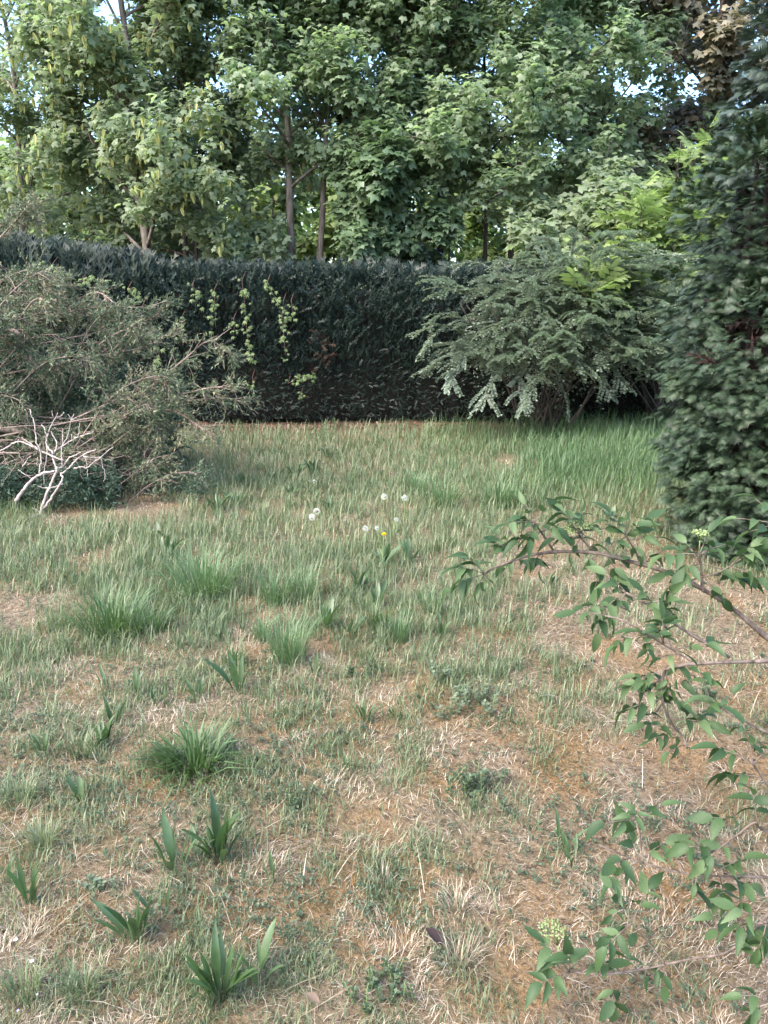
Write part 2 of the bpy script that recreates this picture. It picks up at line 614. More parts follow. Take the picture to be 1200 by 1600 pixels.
def t_leaflet(nseg=8, w=0.24, fold=0.25, droop=0.35, serr=0.0, curl=0.0, twist=0.0):
    """pointed leaf with midrib fold"""
    V, F = [], []
    for i in range(nseg + 1):
        t = i / nseg
        ww = w * (math.sin(math.pi * min(1, t ** 0.75)) ** 0.8 if 0 < t < 1 else 0)
        if t > 0.75:
            ww *= 0.9
        ww *= (1 + (serr if i % 2 else -serr))
        z = -droop * t * t + curl * t ** 3
        tw = twist * t
        for sx in (-1, 0, 1):
            V.append((sx * ww * math.cos(tw), t, z + abs(sx) * ww * fold + sx * ww * math.sin(tw)))
    for i in range(nseg):
        a = 3 * i
        for j in (0, 1):
            q = (a + j, a + j + 1, a + j + 4, a + j + 3)
            F += [(q[0], q[1], q[2]), (q[0], q[2], q[3])]
    return tmpl(V, F)


def t_compound(npairs=3, w=0.2, droop=0.3):
    """pinnate or palmate leaf as one mesh"""
    V, F = [], []
    lt = t_leaflet(4, w, 0.2, droop)

    def put(pos, ang, s):
        c, sn = math.cos(ang), math.sin(ang)
        P = lt[0] * s
        Q = np.stack([P[:, 0] * c + P[:, 1] * sn, -P[:, 0] * sn + P[:, 1] * c, P[:, 2]], -1) + np.array(pos)
        k = sum(len(v) for v in V)
        V.append(Q)
        F.append(lt[1] + k)
    for i in range(npairs):
        y = 0.25 + 0.4 * i / max(1, npairs - 1)
        for s in (-1, 1):
            put((0, y, -0.05 * i), s * 1.15, 0.5 - 0.03 * i)
    put((0, 0.68, -0.08), 0, 0.5)
    k = sum(len(v) for v in V)
    V.append(np.array([(-0.012, 0, 0), (0.012, 0, 0), (0.008, 0.7, -0.09), (-0.008, 0.7, -0.09)]))
    F.append(np.array([(0, 1, 2), (0, 2, 3)]) + k)
    return np.concatenate(V), np.concatenate(F)


def t_palmate(n=5, w=0.17):
    V, F = [], []
    lt = t_leaflet(4, w, 0.2, 0.4)
    k = 0
    for i in range(n):
        ang = (i - (n - 1) / 2) * 0.72
        s = 1.0 - 0.16 * abs(i - (n - 1) / 2)
        c, sn = math.cos(ang), math.sin(ang)
        P = lt[0] * s
        V.append(np.stack([P[:, 0] * c + P[:, 1] * sn, -P[:, 0] * sn + P[:, 1] * c, P[:, 2]], -1))
        F.append(lt[1] + k)
        k += len(P)
    return np.concatenate(V), np.concatenate(F)


T_MAPLE, T_L4, T_SMALL = t_maple(), t_leaf4(), t_small()
T_FEATH, T_FAN = t_feather(3, 0.30, 0.15, 0.055, 0.40), t_feather(6, 0.62, 0.45, 0.058, 0.46)
T_RAC = t_raceme()

# ------------------------------------------------------------------ the lawn: design maps in plan
def sst(a, lo, hi):
    t = np.clip((a - lo) / (hi - lo), 0, 1)
    return t * t * (3 - 2 * t)


def green_map(x, y):
    px, py = proj(x, y)
    g = np.interp(py, [640, 700, 780, 860, 940, 1020, 1100, 1250, 1420, 1600], [0.9, 0.86, 0.8, 0.76, 0.64, 0.44, 0.29, 0.25, 0.27, 0.30])
    right = sst(px, 700, 860) * sst(py, 800, 860)
    g = g * (1 - 0.72 * right)
    left = sst(-px, -350, 0) * sst(py, 800, 900) * sst(-py, -1400, -1150)
    g = g + 0.12 * left
    bare = np.exp(-((px - 150) / 130) ** 2 - ((py - 800) / 22) ** 2) + np.exp(-((px - 770) / 80) ** 2 - ((py - 725) / 18) ** 2) \
        + np.exp(-((px - 20) / 60) ** 2 - ((py - 950) / 60) ** 2) + 0.8 * np.exp(-((px - 230) / 60) ** 2 - ((py - 785) / 18) ** 2)
    g = g - 0.55 * bare
    n = vnoise(x, y, 0.32, 21, 3) - 0.5
    return np.clip(g + 1.35 * n, 0.02, 1)


def tall_map(x, y):
    px, py = proj(x, y)
    t = sst(px, 700, 850) * sst(-py, -810, -740) * np.where(px > 1060, 0.5, 1)
    t = np.maximum(t, 0.55 * sst(px, 600, 720) * sst(-py, -790, -730))
    t = t * (1 - 0.9 * np.exp(-((px - 770) / 70) ** 2 - ((py - 725) / 16) ** 2))
    return np.clip(t * (0.5 + 1.0 * vnoise(x, y, 0.6, 44, 2)), 0, 1)


def moss_map(x, y):
    px, py = proj(x, y)
    b = np.interp(py, [640, 900, 1000, 1150, 1300, 1600], [0.0, 0.1, 0.3, 0.5, 0.5, 0.38])
    b = b * (0.45 + 0.55 * sst(px, 150, 500))
    return np.clip(b + 1.7 * (vnoise(x, y, 0.22, 71, 3) - 0.5), 0, 1)


# ground sheet: fine patch inside a sheet that reaches the horizon, one mesh
xs = np.concatenate([[-900, -300, -100, -40, -20, -12], np.linspace(-8, 8, 181), [12, 20, 40, 100, 300, 900]])
ys = np.concatenate([[-300, -60, -15, -4], np.linspace(-1, 13, 181), [14, 16, 20, 28, 40, 70, 150, 400, 1500]])
GX, GY = np.meshgrid(xs, ys)
gx, gy = GX.ravel(), GY.ravel()
gz = ground_z(gx, gy)
nx, ny = len(xs), len(ys)
ii = (np.arange(ny - 1)[:, None] * nx + np.arange(nx - 1)[None, :]).ravel()
GF = np.concatenate([np.stack([ii, ii + 1, ii + nx + 1], -1), np.stack([ii, ii + nx + 1, ii + nx], -1)])
gme = make_mesh('lawn', np.stack([gx, gy, gz], -1), GF, M['ground'], True)
for nm, val in (('moss', moss_map(gx, gy)), ('green', 0.55 * green_map(gx, gy) + 0.3 * (gy > 12)),
                ('soil', sst(gy + 0.5 * (vnoise(gx, gy, 0.8, 3, 2) - 0.5), 10.35, 10.75))):
    a = gme.attributes.new(nm, 'FLOAT', 'POINT')
    a.data.foreach_set('value', np.clip(val, 0, 1).astype(np.float32))
lawn = link(bpy.data.objects.new('ground', gme))
lawn['kind'] = 'structure'
lawn['label'] = 'patchy lawn of dry straw, moss and green grass'


def plan_points(n, y0=1.25, y1=10.9, extra=0.5):
    y = y0 * np.exp(rng.uniform(0, 1, n) * math.log(y1 / y0))
    x = rng.uniform(-1, 1, n) * (0.54 * y + extra)
    return x, y


def blades(acc, x, y, h, w, elev, az, curl=0.5, droop=0.0):
    """narrow bent blades, five points each"""
    n = len(x)
    z = ground_z(x, y)
    dz, dr = np.sin(elev), np.cos(elev)
    ux, uy = np.cos(az), np.sin(az)
    sx, sy = -uy * w / 2, ux * w / 2
    # blades turn their flat side in a random direction
    e2 = elev - curl
    dz2, dr2 = np.sin(e2), np.cos(e2)
    P0 = np.stack([x, y, z - 0.004], -1)
    P1 = P0 + 0.55 * h[:, None] * np.stack([dr * ux, dr * uy, dz], -1)
    P2 = P1 + 0.45 * h[:, None] * np.stack([dr2 * ux, dr2 * uy, dz2], -1)
    P2[:, 2] = np.maximum(P2[:, 2], z + 0.004)
    S = np.stack([sx, sy, np.zeros(n)], -1)
    V = np.stack([P0 - S, P0 + S, P1 - S * 0.85, P1 + S * 0.85, P2], 1).reshape(-1, 3)
    k = (np.arange(n) * 5)[:, None]
    F = np.concatenate([k + np.array([[0, 1, 3]]), k + np.array([[0, 3, 2]]), k + np.array([[2, 3, 4]])])
    acc.add(V, F)


def lawn_layers():
    pi2 = 2 * math.pi
    # dry thatch lying in swirls
    a = Acc()
    n = 185000
    x, y = plan_points(n)
    g = green_map(x, y)
    mo = moss_map(x, y)
    clump = vnoise(x, y, 0.16, 31, 2)
    keep = rng.uniform(0, 1, n) < (1.05 - 0.62 * g) * (1.0 - 0.42 * mo) * (0.45 + 0.9 * clump)
    x, y = x[keep], y[keep]
    n = len(x)
    far = np.sqrt(y / 2.0)
    h = rng.uniform(0.02, 0.055, n) * (0.8 + 0.2 * far) * (0.7 + 0.7 * clump[keep])
    w = rng.uniform(0.0010, 0.0024, n) * far ** 1.3
    swirl = vnoise(x, y, 0.22, 51, 2) * pi2 * 2.2
    az = swirl + rng.normal(0, 0.8, n)
    el = np.abs(rng.normal(0.25, 0.35, n)) + 0.35 * sst(clump[keep], 0.5, 0.8)
    blades(a, x, y, h, w, np.clip(el, 0.03, 1.4), az, rng.uniform(0.1, 0.9, n))
    # a few long bleached stalks
    n = 900
    x, y = plan_points(n)
    blades(a, x, y, rng.uniform(0.08, 0.2, n), rng.uniform(0.0018, 0.003, n) * np.sqrt(y / 2), np.abs(rng.normal(0.1, 0.25, n)), rng.uniform(0, pi2, n), rng.uniform(0, 0.4, n))
    o = a.obj('dry_grass', M['straw'], kind='stuff')
    o['label'] = 'bleached dry grass lying over the lawn'
    # moss fuzz
    a = Acc()
    n = 60000
    x, y = plan_points(n, 1.25, 7)
    keep = rng.uniform(0, 1, n) < 1.5 * moss_map(x, y) - 0.25
    x, y = x[keep], y[keep]
    n = len(x)
    far = np.sqrt(y / 2.0)
    blades(a, x, y, rng.uniform(0.008, 0.022, n) * far, rng.uniform(0.0018, 0.0036, n) * far, rng.uniform(0.5, 1.5, n), rng.uniform(0, pi2, n), rng.uniform(0, 0.6, n))
    o = a.obj('moss', M['moss'], kind='stuff')
    o['label'] = 'orange brown moss between the grass'
    # short green grass
    a = Acc()
    n = 270000
    x, y = plan_points(n, 1.25, 10.75)
    g = green_map(x, y)
    px, py = proj(x, y)
    tuft = vnoise(x, y, 0.10, 61, 2)
    keep = rng.uniform(0, 1, n) < 1.0 * g ** 1.1 * (0.25 + 1.5 * sst(tuft, 0.35, 0.7))
    x, y, g, py = x[keep], y[keep], g[keep], py[keep]
    n = len(x)
    far = np.sqrt(y / 2.0)
    hh = np.interp(py, [640, 700, 860, 1000, 1150, 1600], [0.17, 0.17, 0.16, 0.12, 0.06, 0.045])
    h = hh * rng.uniform(0.4, 1.2, n)
    w = rng.uniform(0.0018, 0.0036, n) * far ** 1.1
    blades(a, x, y, h, w, np.clip(rng.normal(1.2, 0.22, n), 0.4, 1.56), rng.uniform(0, pi2, n), rng.uniform(0.1, 0.9, n))
    o = a.obj('grass', M['blade'], kind='stuff')
    o['label'] = 'short green grass growing through the dry lawn'
    # tall grass in front of the shrub and conifer
    a = Acc()
    n = 52000
    x, y = plan_points(n, 5.0, 10.7)
    t = tall_map(x, y)
    keep = rng.uniform(0, 1, n) < t
    x, y, t = x[keep], y[keep], t[keep]
    n = len(x)
    h = rng.uniform(0.16, 0.42, n) * (0.55 + 0.55 * t)
    w = rng.uniform(0.004, 0.008, n)
    blades(a, x, y, h, w, np.clip(rng.normal(1.25, 0.18, n), 0.6, 1.56), rng.uniform(0, pi2, n), rng.uniform(0.2, 1.2, n))
    o = a.obj('tall_grass', M['tall'], kind='stuff')
    o['label'] = 'tall green grass in front of the arching shrub'
    # speedwell and clover sprigs
    a = Acc()
    n = 9500
    x, y = plan_points(n, 1.25, 5.5)
    px, py = proj(x, y)
    cm = vnoise(x, y, 0.3, 83, 3)
    keep = rng.uniform(0, 1, n) < sst(cm, 0.42, 0.7) * (0.4 + 0.6 * sst(py, 950, 1150))
    x, y = x[keep], y[keep]
    z = ground_z(x, y)
    for k in range(len(x)):
        nl = rng.integers(6, 13)
        hgt = rng.uniform(0.008, 0.035)
        t = np.linspace(0.2, 1, nl)
        az = rng.uniform(0, pi2) + np.arange(nl) * 2.4
        lean = rng.normal(0, 0.012, 2)
        P = np.stack([x[k] + lean[0] * t + rng.normal(0, 0.006, nl), y[k] + lean[1] * t + rng.normal(0, 0.006, nl), z[k] + hgt * t + 0.004], -1)
        d = np.stack([np.cos(az), np.sin(az), rng.uniform(0.0, 0.6, nl)], -1)
        nn = np.stack([rng.normal(0, 0.3, nl), rng.normal(0, 0.3, nl), np.ones(nl)], -1)
        scatter(a, T_SMALL, P, frames(d, nn), rng.uniform(0.007, 0.012, nl) * math.sqrt(y[k] / 1.8))
    o = a.obj('ground_cover', M['cover'], kind='stuff')
    o['label'] = 'small leaved weeds creeping through the moss'


lawn_layers()


# ------------------------------------------------------------------ trees
def make_tree(name, label, cat, way, H, Y, r0, crown, leafm, barkm, seed, nl=15, leaf=0.113, zmin=2.0, T=T_MAPLE, racemes=0, objs=0, group=None, dens=1.0, lowlimb=None, spread=0.55):
    rg = np.random.default_rng(seed)
    P = [at(px, py, Y) for px, py in way]
    d = nrm(P[-1] - P[-2])
    base = P[0] - nrm(P[1] - P[0]) * (P[0][2] / max(0.3, nrm(P[1] - P[0])[2]))
    base[2] = 0.0
    pts = [base] + P
    d = nrm(d + np.array([0, 0, 0.8]))
    while pts[-1][2] < H:
        d = nrm(d + rg.normal(0, 0.08, 3) + np.array([0, 0, 0.1]))
        pts.append(pts[-1] + d * 0.9)
    tr = smooth_line(pts, 8 * len(pts))
    zz = tr[:, 2]
    rad = r0 * np.clip(1 - 0.8 * zz / (H + 0.5), 0.12, 1)
    rad = rad * (1 + 0.05 * np.sin(zz * 9 + seed))
    root = thing(name, label, cat, base, group)
    a = Acc()
    tube(a, tr, rad, 9)
    part(a, 'trunk', barkm, root, base, True)
    LP, LD, LN, LS = [], [], [], []
    RP = []
    hts = zmin + (H - 0.4 - zmin) * (np.arange(nl) + rg.uniform(0, 1, nl)) / nl
    for i, h in enumerate(hts):
        k = int(np.argmin(np.abs(zz - h)))
        p = tr[k]
        az = i * 2.4 + rg.uniform(-0.7, 0.7)
        rel = (h - zmin) / (H - zmin)
        el = rg.uniform(0.25, 0.6) + 0.6 * rel
        L = crown * rg.uniform(0.65, 1.1) * (1.05 - 0.5 * rel ** 2)
        dv = np.array([math.cos(az) * math.cos(el), math.sin(az) * math.cos(el), math.sin(el)])
        lp = grow(p, dv, L, 9, (0, 0, rg.uniform(-0.5, 0.5)), 0.07, rg)
        la = Acc()
        r1 = min(rad[k] * 0.55, 0.035)
        tube(la, lp, np.linspace(r1, 0.006, 9), 5)
        ns = int(7 * dens) + 1
        for s in range(ns):
            t = 0.22 + 0.78 * (s + rg.uniform(0, 0.9)) / ns
            q = lp[min(8, int(t * 8))]
            dl = nrm(lp[min(8, int(t * 8) + 1)] - lp[max(0, int(t * 8) - 1)])
            sd = nrm(dl + rg.normal(0, spread, 3) + np.array([0, 0, 0.1]))
            sl = L * rg.uniform(0.22, 0.45) * (1.15 - 0.5 * t)
            sp = grow(q, sd, sl, 6, (0, 0, rg.uniform(-0.6, 0.2)), 0.1, rg)
            tube(la, sp[[0, 2, 5]], np.linspace(0.009, 0.003, 3), 4, False)
            for tw in range(4):
                f = rg.uniform(0.3, 1.0)
                m = sp[min(5, int(f * 5 + 0.5))]
                td = nrm(sd + rg.normal(0, 0.7, 3))
                tl = rg.uniform(0.12, 0.34)
                tp = grow(m, td, tl, 4, (0, 0, -0.5), 0.1, rg)
                if T is not T_L4 or leafm is M['copper']:
                    tube(la, tp[::3], np.linspace(0.004, 0.002, 2), 3, False)
                n = rg.integers(19, 27)
                ft = rg.uniform(0.25, 1.0, n)
                pos = m[None] + (tp[-1] - m)[None] * ft[:, None] + rg.normal(0, 0.085, (n, 3))
                dd = rg.normal(0, 1, (n, 3))
                dd[:, 2] = -np.abs(dd[:, 2]) * 0.5 - 0.15
                dd = nrm(dd) + 0.35 * td
                LP.append(pos + nrm(dd) * 0.05)
                LD.append(dd)
                LN.append(np.stack([rg.normal(0, 0.45, n), rg.normal(0, 0.45, n) - 0.5, np.ones(n)], -1))
                LS.append(leaf * rg.uniform(0.55, 1.15, n))
                if racemes and rg.uniform() < racemes:
                    RP.append(tp[-1] + rg.normal(0, 0.03, 3))
                    RP.append(tp[-2] + rg.normal(0, 0.09, 3))
        part(la, 'limb', barkm, root, base, True)
    LP, LD, LN, LS = np.concatenate(LP), np.concatenate(LD), np.concatenate(LN), np.concatenate(LS)
    px, py = proj(LP[:, 0], LP[:, 1], LP[:, 2])
    # leaves far above the picture: fewer and larger
    up = py < -60
    keep = ~up | (rg.uniform(0, 1, len(up)) < 0.16)
    LS = np.where(up, LS * 1.5, LS)
    LP, LD, LN, LS, px, py = LP[keep], LD[keep], LN[keep], LS[keep], px[keep], py[keep]
    R = frames(LD, LN)
    single = np.zeros(len(LP), bool)
    if objs:
        ok = np.where((px > 0) & (px < 1200) & (py > 0) & (py < 440))[0]
        ok = ok[np.argsort(LP[ok, 1])][:objs]
        single[ok] = True
        lm = leaf_mesh(T, leafm)
        for q in ok:
            inst('leaf', lm, root, base, LP[q], R[q], LS[q])
    a = Acc()
    near = ~single & (LP[:, 1] < base[1] - 0.05) & (LP[:, 2] < 6.3)
    far = ~single & ~near
    scatter(a, T, LP[near], R[near], LS[near])
    scatter(a, T_L4, LP[far], R[far], LS[far] * 1.05)
    part(a, 'crown', leafm, root, base, False, 'stuff')
    if RP:
        RP = np.array(RP)
        a = Acc()
        n = len(RP)
        dn = np.stack([rg.normal(0, 0.15, n), rg.normal(0, 0.15, n), -np.ones(n)], -1)
        s = rg.uniform(0.10, 0.17, n)
        scatter(a, T_RAC, RP, frames(dn, rg.normal(0, 1, (n, 3))), np.stack([s * 1.3, s, s * 1.3], -1))
        part(a, 'flower_racemes', M['raceme'], root, base, False, 'stuff')
    return root


_lm = {}


def leaf_mesh(T, mat, key=None):
    k = (id(T), mat.name)
    if k not in _lm:
        _lm[k] = make_mesh('leaf', T[0], T[1], mat)
    return _lm[k]


TG = 'trees behind the hedge'
TREES = [
    # label, waypoints, H, Y, r0, crown, leaf material, bark, kwargs
    ('leaning grey sycamore hung with pale flower racemes, largest trunk on the left', [(236, 430), (222, 330), (205, 220), (200, 90)], 7.6, 12.6, 0.095, 2.1, 'sycam', 'bark', dict(racemes=0.75, objs=120, nl=19, zmin=1.9)),
    ('slim sycamore at the left picture edge hung with pale racemes', [(38, 420), (30, 250), (20, 100)], 7.4, 13.4, 0.07, 2.0, 'sycam', 'bark', dict(racemes=0.75, objs=60, nl=17, zmin=1.9)),
    ('slim grey stem left of the leaning sycamore', [(190, 420), (176, 300), (150, 150)], 7.5, 13.8, 0.06, 1.6, 'sycam', 'bark', dict(racemes=0.4, nl=13)),
    ('thin dark twin stem, left one of the close pair', [(291, 430), (286, 300), (284, 100)], 7.4, 13.0, 0.05, 1.7, 'sycam', 'dkbark', dict(racemes=0.45, nl=15, objs=60)),
    ('thin dark twin stem, right one of the close pair', [(306, 430), (308, 300), (320, 120)], 7.3, 13.1, 0.05, 1.7, 'sycam', 'dkbark', dict(racemes=0.35, nl=14)),
    ('straight pale grey maple trunk in the middle of the row', [(457, 430), (453, 320), (450, 200), (446, 60)], 7.6, 12.8, 0.085, 1.9, 'maple', 'bark', dict(objs=120, nl=16, zmin=3.3)),
    ('maple with grey trunk leaning right beside the straight one', [(498, 430), (504, 330), (508, 230), (520, 100)], 7.4, 13.0, 0.07, 1.8, 'maple', 'bark', dict(objs=100, nl=13, zmin=3.8)),
    ('dark trunked maple just right of the leaning grey trunk', [(537, 430), (532, 300), (530, 150)], 7.4, 13.6, 0.075, 1.8, 'maple', 'dkbark', dict(nl=13, zmin=3.8)),
    ('young maple with thin black stem and large dark leaves', [(603, 430), (600, 370), (596, 300)], 3.7, 12.3, 0.035, 0.95, 'dkmaple', 'dkbark', dict(objs=150, nl=11, zmin=2.1, leaf=0.155)),
    ('grey stemmed maple behind the dark leaved young tree', [(628, 430), (632, 300), (640, 150)], 7.4, 14.2, 0.06, 1.8, 'maple', 'dkbark', dict(nl=13, zmin=3.6)),
    ('thin grey maple stem, left of the thick pair in the middle', [(657, 430), (655, 320), (652, 150)], 7.2, 13.4, 0.05, 1.7, 'maple', 'bark', dict(nl=12, zmin=3.5, objs=60)),
    ('stout dark maple trunk rising above the right end of the hedge', [(688, 430), (690, 320), (684, 180)], 7.6, 13.0, 0.085, 1.9, 'maple', 'dkbark', dict(nl=16, zmin=2.9, objs=120)),
    ('straight thin dark stem above the left edge of the arching shrub', [(757, 430), (760, 330), (764, 220)], 8.2, 13.3, 0.045, 1.6, 'maple', 'dkbark', dict(nl=14, zmin=3.1, objs=60)),
    ('forked dark maple behind the arching shrub, spreading upright limbs', [(797, 420), (802, 330), (815, 230), (830, 120)], 7.5, 13.4, 0.07, 2.1, 'maple', 'dkbark', dict(nl=17, zmin=3.5, objs=100, spread=0.7)),
    ('maple with bright outer leaves left of the copper tree', [(905, 430), (908, 300), (915, 150)], 7.6, 14.2, 0.07, 2.1, 'maple', 'dkbark', dict(nl=15, zmin=2.8, objs=100)),
    ('copper leaved tree at the top right corner', [(1120, 430), (1118, 250), (1115, 100)], 8.5, 14.9, 0.12, 2.4, 'copper', 'dkbark', dict(nl=24, zmin=3.4, leaf=0.16, objs=60, dens=1.2)),
    ('tall maple behind the elder, left of the copper crown', [(945, 430), (950, 300), (955, 150)], 7.6, 15.4, 0.07, 1.6, 'maple', 'dkbark', dict(nl=12, zmin=2.4)),
    ('dark maple right behind the elder, under the copper crown', [(1060, 430), (1055, 300), (1050, 200)], 4.6, 15.8, 0.06, 1.8, 'maple', 'dkbark', dict(nl=10, zmin=2.0)),
    ('low bright maple sapling between the arching shrub and the elder', [(900, 440), (915, 370), (935, 320)], 3.3, 11.9, 0.03, 1.15, 'sycam', 'dkbark', dict(nl=9, zmin=1.3, objs=120, leaf=0.135)),
]
for i, (lab, way, H, Y, r0, cr, lm, bk, kw) in enumerate(TREES):
    make_tree('maple_tree' if 'copper leaved' not in lab else 'copper_tree', lab, 'tree', way, H, Y, r0, cr, M[lm], M[bk], 100 + i, group=TG, **kw)

# woodland understorey further back, its backlight put into the leaf colour
WOOD = [(20, 18.5), (110, 20), (210, 19), (330, 21), (420, 19.5), (520, 21), (610, 19), (700, 21), (790, 20), (880, 22), (980, 21), (-90, 20)]
WOOD_AT = ['at the left picture edge', 'left of the leaning sycamore', 'behind the leaning sycamore', 'above the white fence scrap', 'left of the straight grey trunk',
           'between the leaning grey trunk and the dark trunk', 'behind the thin black stem', 'right of the stout dark trunk', 'behind the forked dark maple', 'behind the bright maple sapling',
           'left of the copper tree', 'beyond the far left hedge end']
for i, (px, Y) in enumerate(WOOD):
    make_tree('woodland_tree', 'yellow green young tree in the wood, ' + WOOD_AT[i], 'tree', [(px, 430), (px + 6, 330)], 5.2, Y, 0.05, 2.0, M['wood'], M['dkbark'], 300 + i,
              nl=11, zmin=0.9, T=T_L4, leaf=0.2, dens=0.6, group='young trees in the wood behind')

wa = Acc()
wr = np.random.default_rng(404)
n = 34000
WP = np.stack([wr.uniform(-15, 15, n), wr.uniform(20, 27, n), wr.uniform(0.2, 5.4, n)], -1)
keep = vnoise(WP[:, 0] + 0.6 * WP[:, 1], WP[:, 2], 0.9, 12, 2) > 0.36
WP = WP[keep]
n = len(WP)
scatter(wa, T_SMALL, WP, frames(wr.normal(0, 1, (n, 3)) + np.array([0, 0, -0.4]), np.array([[0, -0.5, 1.0]]) + wr.normal(0, 0.45, (n, 3))), wr.uniform(0.2, 0.36, n))
wood = wa.obj('woodland_foliage', M['wood'], kind='stuff')
wood['label'] = 'foliage of the wood far behind the trees, coloured as sunlit'

# ------------------------------------------------------------------ hedge
def hedge_top(x):
    px = 600 + FPX * x / 11.4
    return np.interp(px, [-400, -100, 0, 60, 130, 200, 300, 500, 720, 1100], [2.6, 2.5, 2.46, 2.38, 2.26, 2.18, 2.12, 2.09, 2.07, 2.0]) + 0.07 * (vnoise(x, x * 0 + 3, 0.5, 7, 2) - 0.5)


def make_hedge():
    rg = np.random.default_rng(5)
    base = np.array([0, 11.5, 0.0])
    x0, x1, yf, yb = -6.9, 4.9, 11.0, 12.1
    root = thing('hedge', 'long clipped dark conifer hedge behind the lawn', 'hedge', base)
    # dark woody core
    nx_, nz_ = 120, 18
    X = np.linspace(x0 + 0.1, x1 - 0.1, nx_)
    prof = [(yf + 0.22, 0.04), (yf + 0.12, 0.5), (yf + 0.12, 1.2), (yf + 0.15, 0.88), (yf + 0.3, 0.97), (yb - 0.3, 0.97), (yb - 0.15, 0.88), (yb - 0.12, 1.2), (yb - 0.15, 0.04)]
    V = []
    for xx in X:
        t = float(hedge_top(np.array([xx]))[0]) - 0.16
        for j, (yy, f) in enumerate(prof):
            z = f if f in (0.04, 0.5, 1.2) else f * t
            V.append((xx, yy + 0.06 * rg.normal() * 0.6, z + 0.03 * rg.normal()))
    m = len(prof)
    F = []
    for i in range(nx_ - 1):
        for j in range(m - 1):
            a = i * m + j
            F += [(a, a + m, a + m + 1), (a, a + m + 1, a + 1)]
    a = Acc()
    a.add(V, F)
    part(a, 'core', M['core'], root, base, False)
    # stems
    for k in range(23):
        x = x0 + 0.25 + k * 0.5 + rg.uniform(-0.1, 0.1)
        a = Acc()
        tube(a, grow((x, 11.45, 0), (0, 0, 1), 1.9, 6, (0, 0, 0), 0.04, rg), np.linspace(0.04, 0.015, 6), 6)
        part(a, 'stem', M['dkbark'], root, base, True)

    def boughs(n, face):
        x = rg.uniform(x0, x1, n)
        top = hedge_top(x)
        if face == 'front':
            z = rg.uniform(0.03, 1, n) * top
            rel = z / top
            y = yf + 0.16 * np.clip((rel - 0.8) / 0.2, 0, 1) ** 2 + 0.20 * np.clip((0.14 - rel) / 0.14, 0, 1) + 0.13 * (vnoise(x, z, 0.28, 91, 2) - 0.5) + rg.normal(0, 0.035, n)
            d = np.stack([rg.normal(0, 0.5, n), -rg.uniform(0.25, 0.95, n), 0.9 * sst(rel, 0.0, 0.5) - 0.1 + rg.normal(0, 0.32, n)], -1)
            nn = np.stack([rg.normal(0, 0.6, n), -np.ones(n) * 0.7, rg.uniform(-0.1, 1.0, n)], -1)
        else:
            y = rg.uniform(yf + 0.05, yb - 0.1, n)
            z = top - 0.10 - 0.12 * np.abs((y - 11.5) / 0.5) ** 3 + rg.normal(0, 0.05, n)
            d = np.stack([rg.normal(0, 0.25, n), rg.normal(-0.15, 0.25, n), np.ones(n)], -1)
            nn = np.stack([rg.normal(0, 0.6, n), -np.ones(n), rg.uniform(-0.2, 0.5, n)], -1)
        return np.stack([x, y, z], -1), d, nn
    a = Acc()
    P, d, nn = boughs(23000, 'front')
    hl = 0.6 + 0.55 * sst(P[:, 2], 0.3, 1.7)
    scatter(a, T_FEATH, P, frames(d, nn), rg.uniform(0.075, 0.165, len(P)) * hl)
    P, d, nn = boughs(4600, 'top')
    tall = 1 + 0.35 * sst(-P[:, 0], 3.0, 5.0)
    scatter(a, T_FEATH, P, frames(d, nn), rg.uniform(0.16, 0.30, len(P)) * tall)
    # upright feathery shoots at the untrimmed left end
    n = 1500
    x = rg.uniform(x0, -3.2, n)
    P = np.stack([x, rg.uniform(yf, yb - 0.3, n), hedge_top(x) - rg.uniform(0.05, 0.4, n)], -1)
    d = np.stack([rg.normal(0, 0.18, n), rg.normal(-0.1, 0.15, n), np.ones(n)], -1)
    scatter(a, T_FEATH, P, frames(d, np.stack([rg.normal(0, 0.6, n), -np.ones(n), rg.normal(0, 0.3, n)], -1)), rg.uniform(0.25, 0.42, n))
    part(a, 'foliage', M['hedge'], root, base, False, 'stuff')
    # browned sprays
    a = Acc()
    for bx, bz, s, n in ((at(505, 535, 11)[0], at(505, 535, 11)[2], 0.06, 18), (at(500, 565, 11)[0], at(500, 565, 11)[2], 0.08, 18), (at(392, 585, 11)[0], at(392, 585, 11)[2], 0.08, 8), (-3.4, 0.9, 0.15, 12), (1.9, 0.5, 0.15, 10)):
        P = np.stack([rg.normal(bx, s, n), rg.uniform(yf - 0.08, yf + 0.02, n), rg.normal(bz, s * 1.4, n)], -1)
        scatter(a, T_FEATH, P, frames(np.stack([rg.normal(0, 0.5, n), -np.ones(n) * 0.5, rg.normal(0.4, 0.4, n)], -1), np.stack([rg.normal(0, 0.5, n), -np.ones(n), np.ones(n) * 0.3], -1)), rg.uniform(0.1, 0.17, n))
    part(a, 'dead_spray', M['hedgebrown'], root, base, False, 'stuff')


make_hedge()

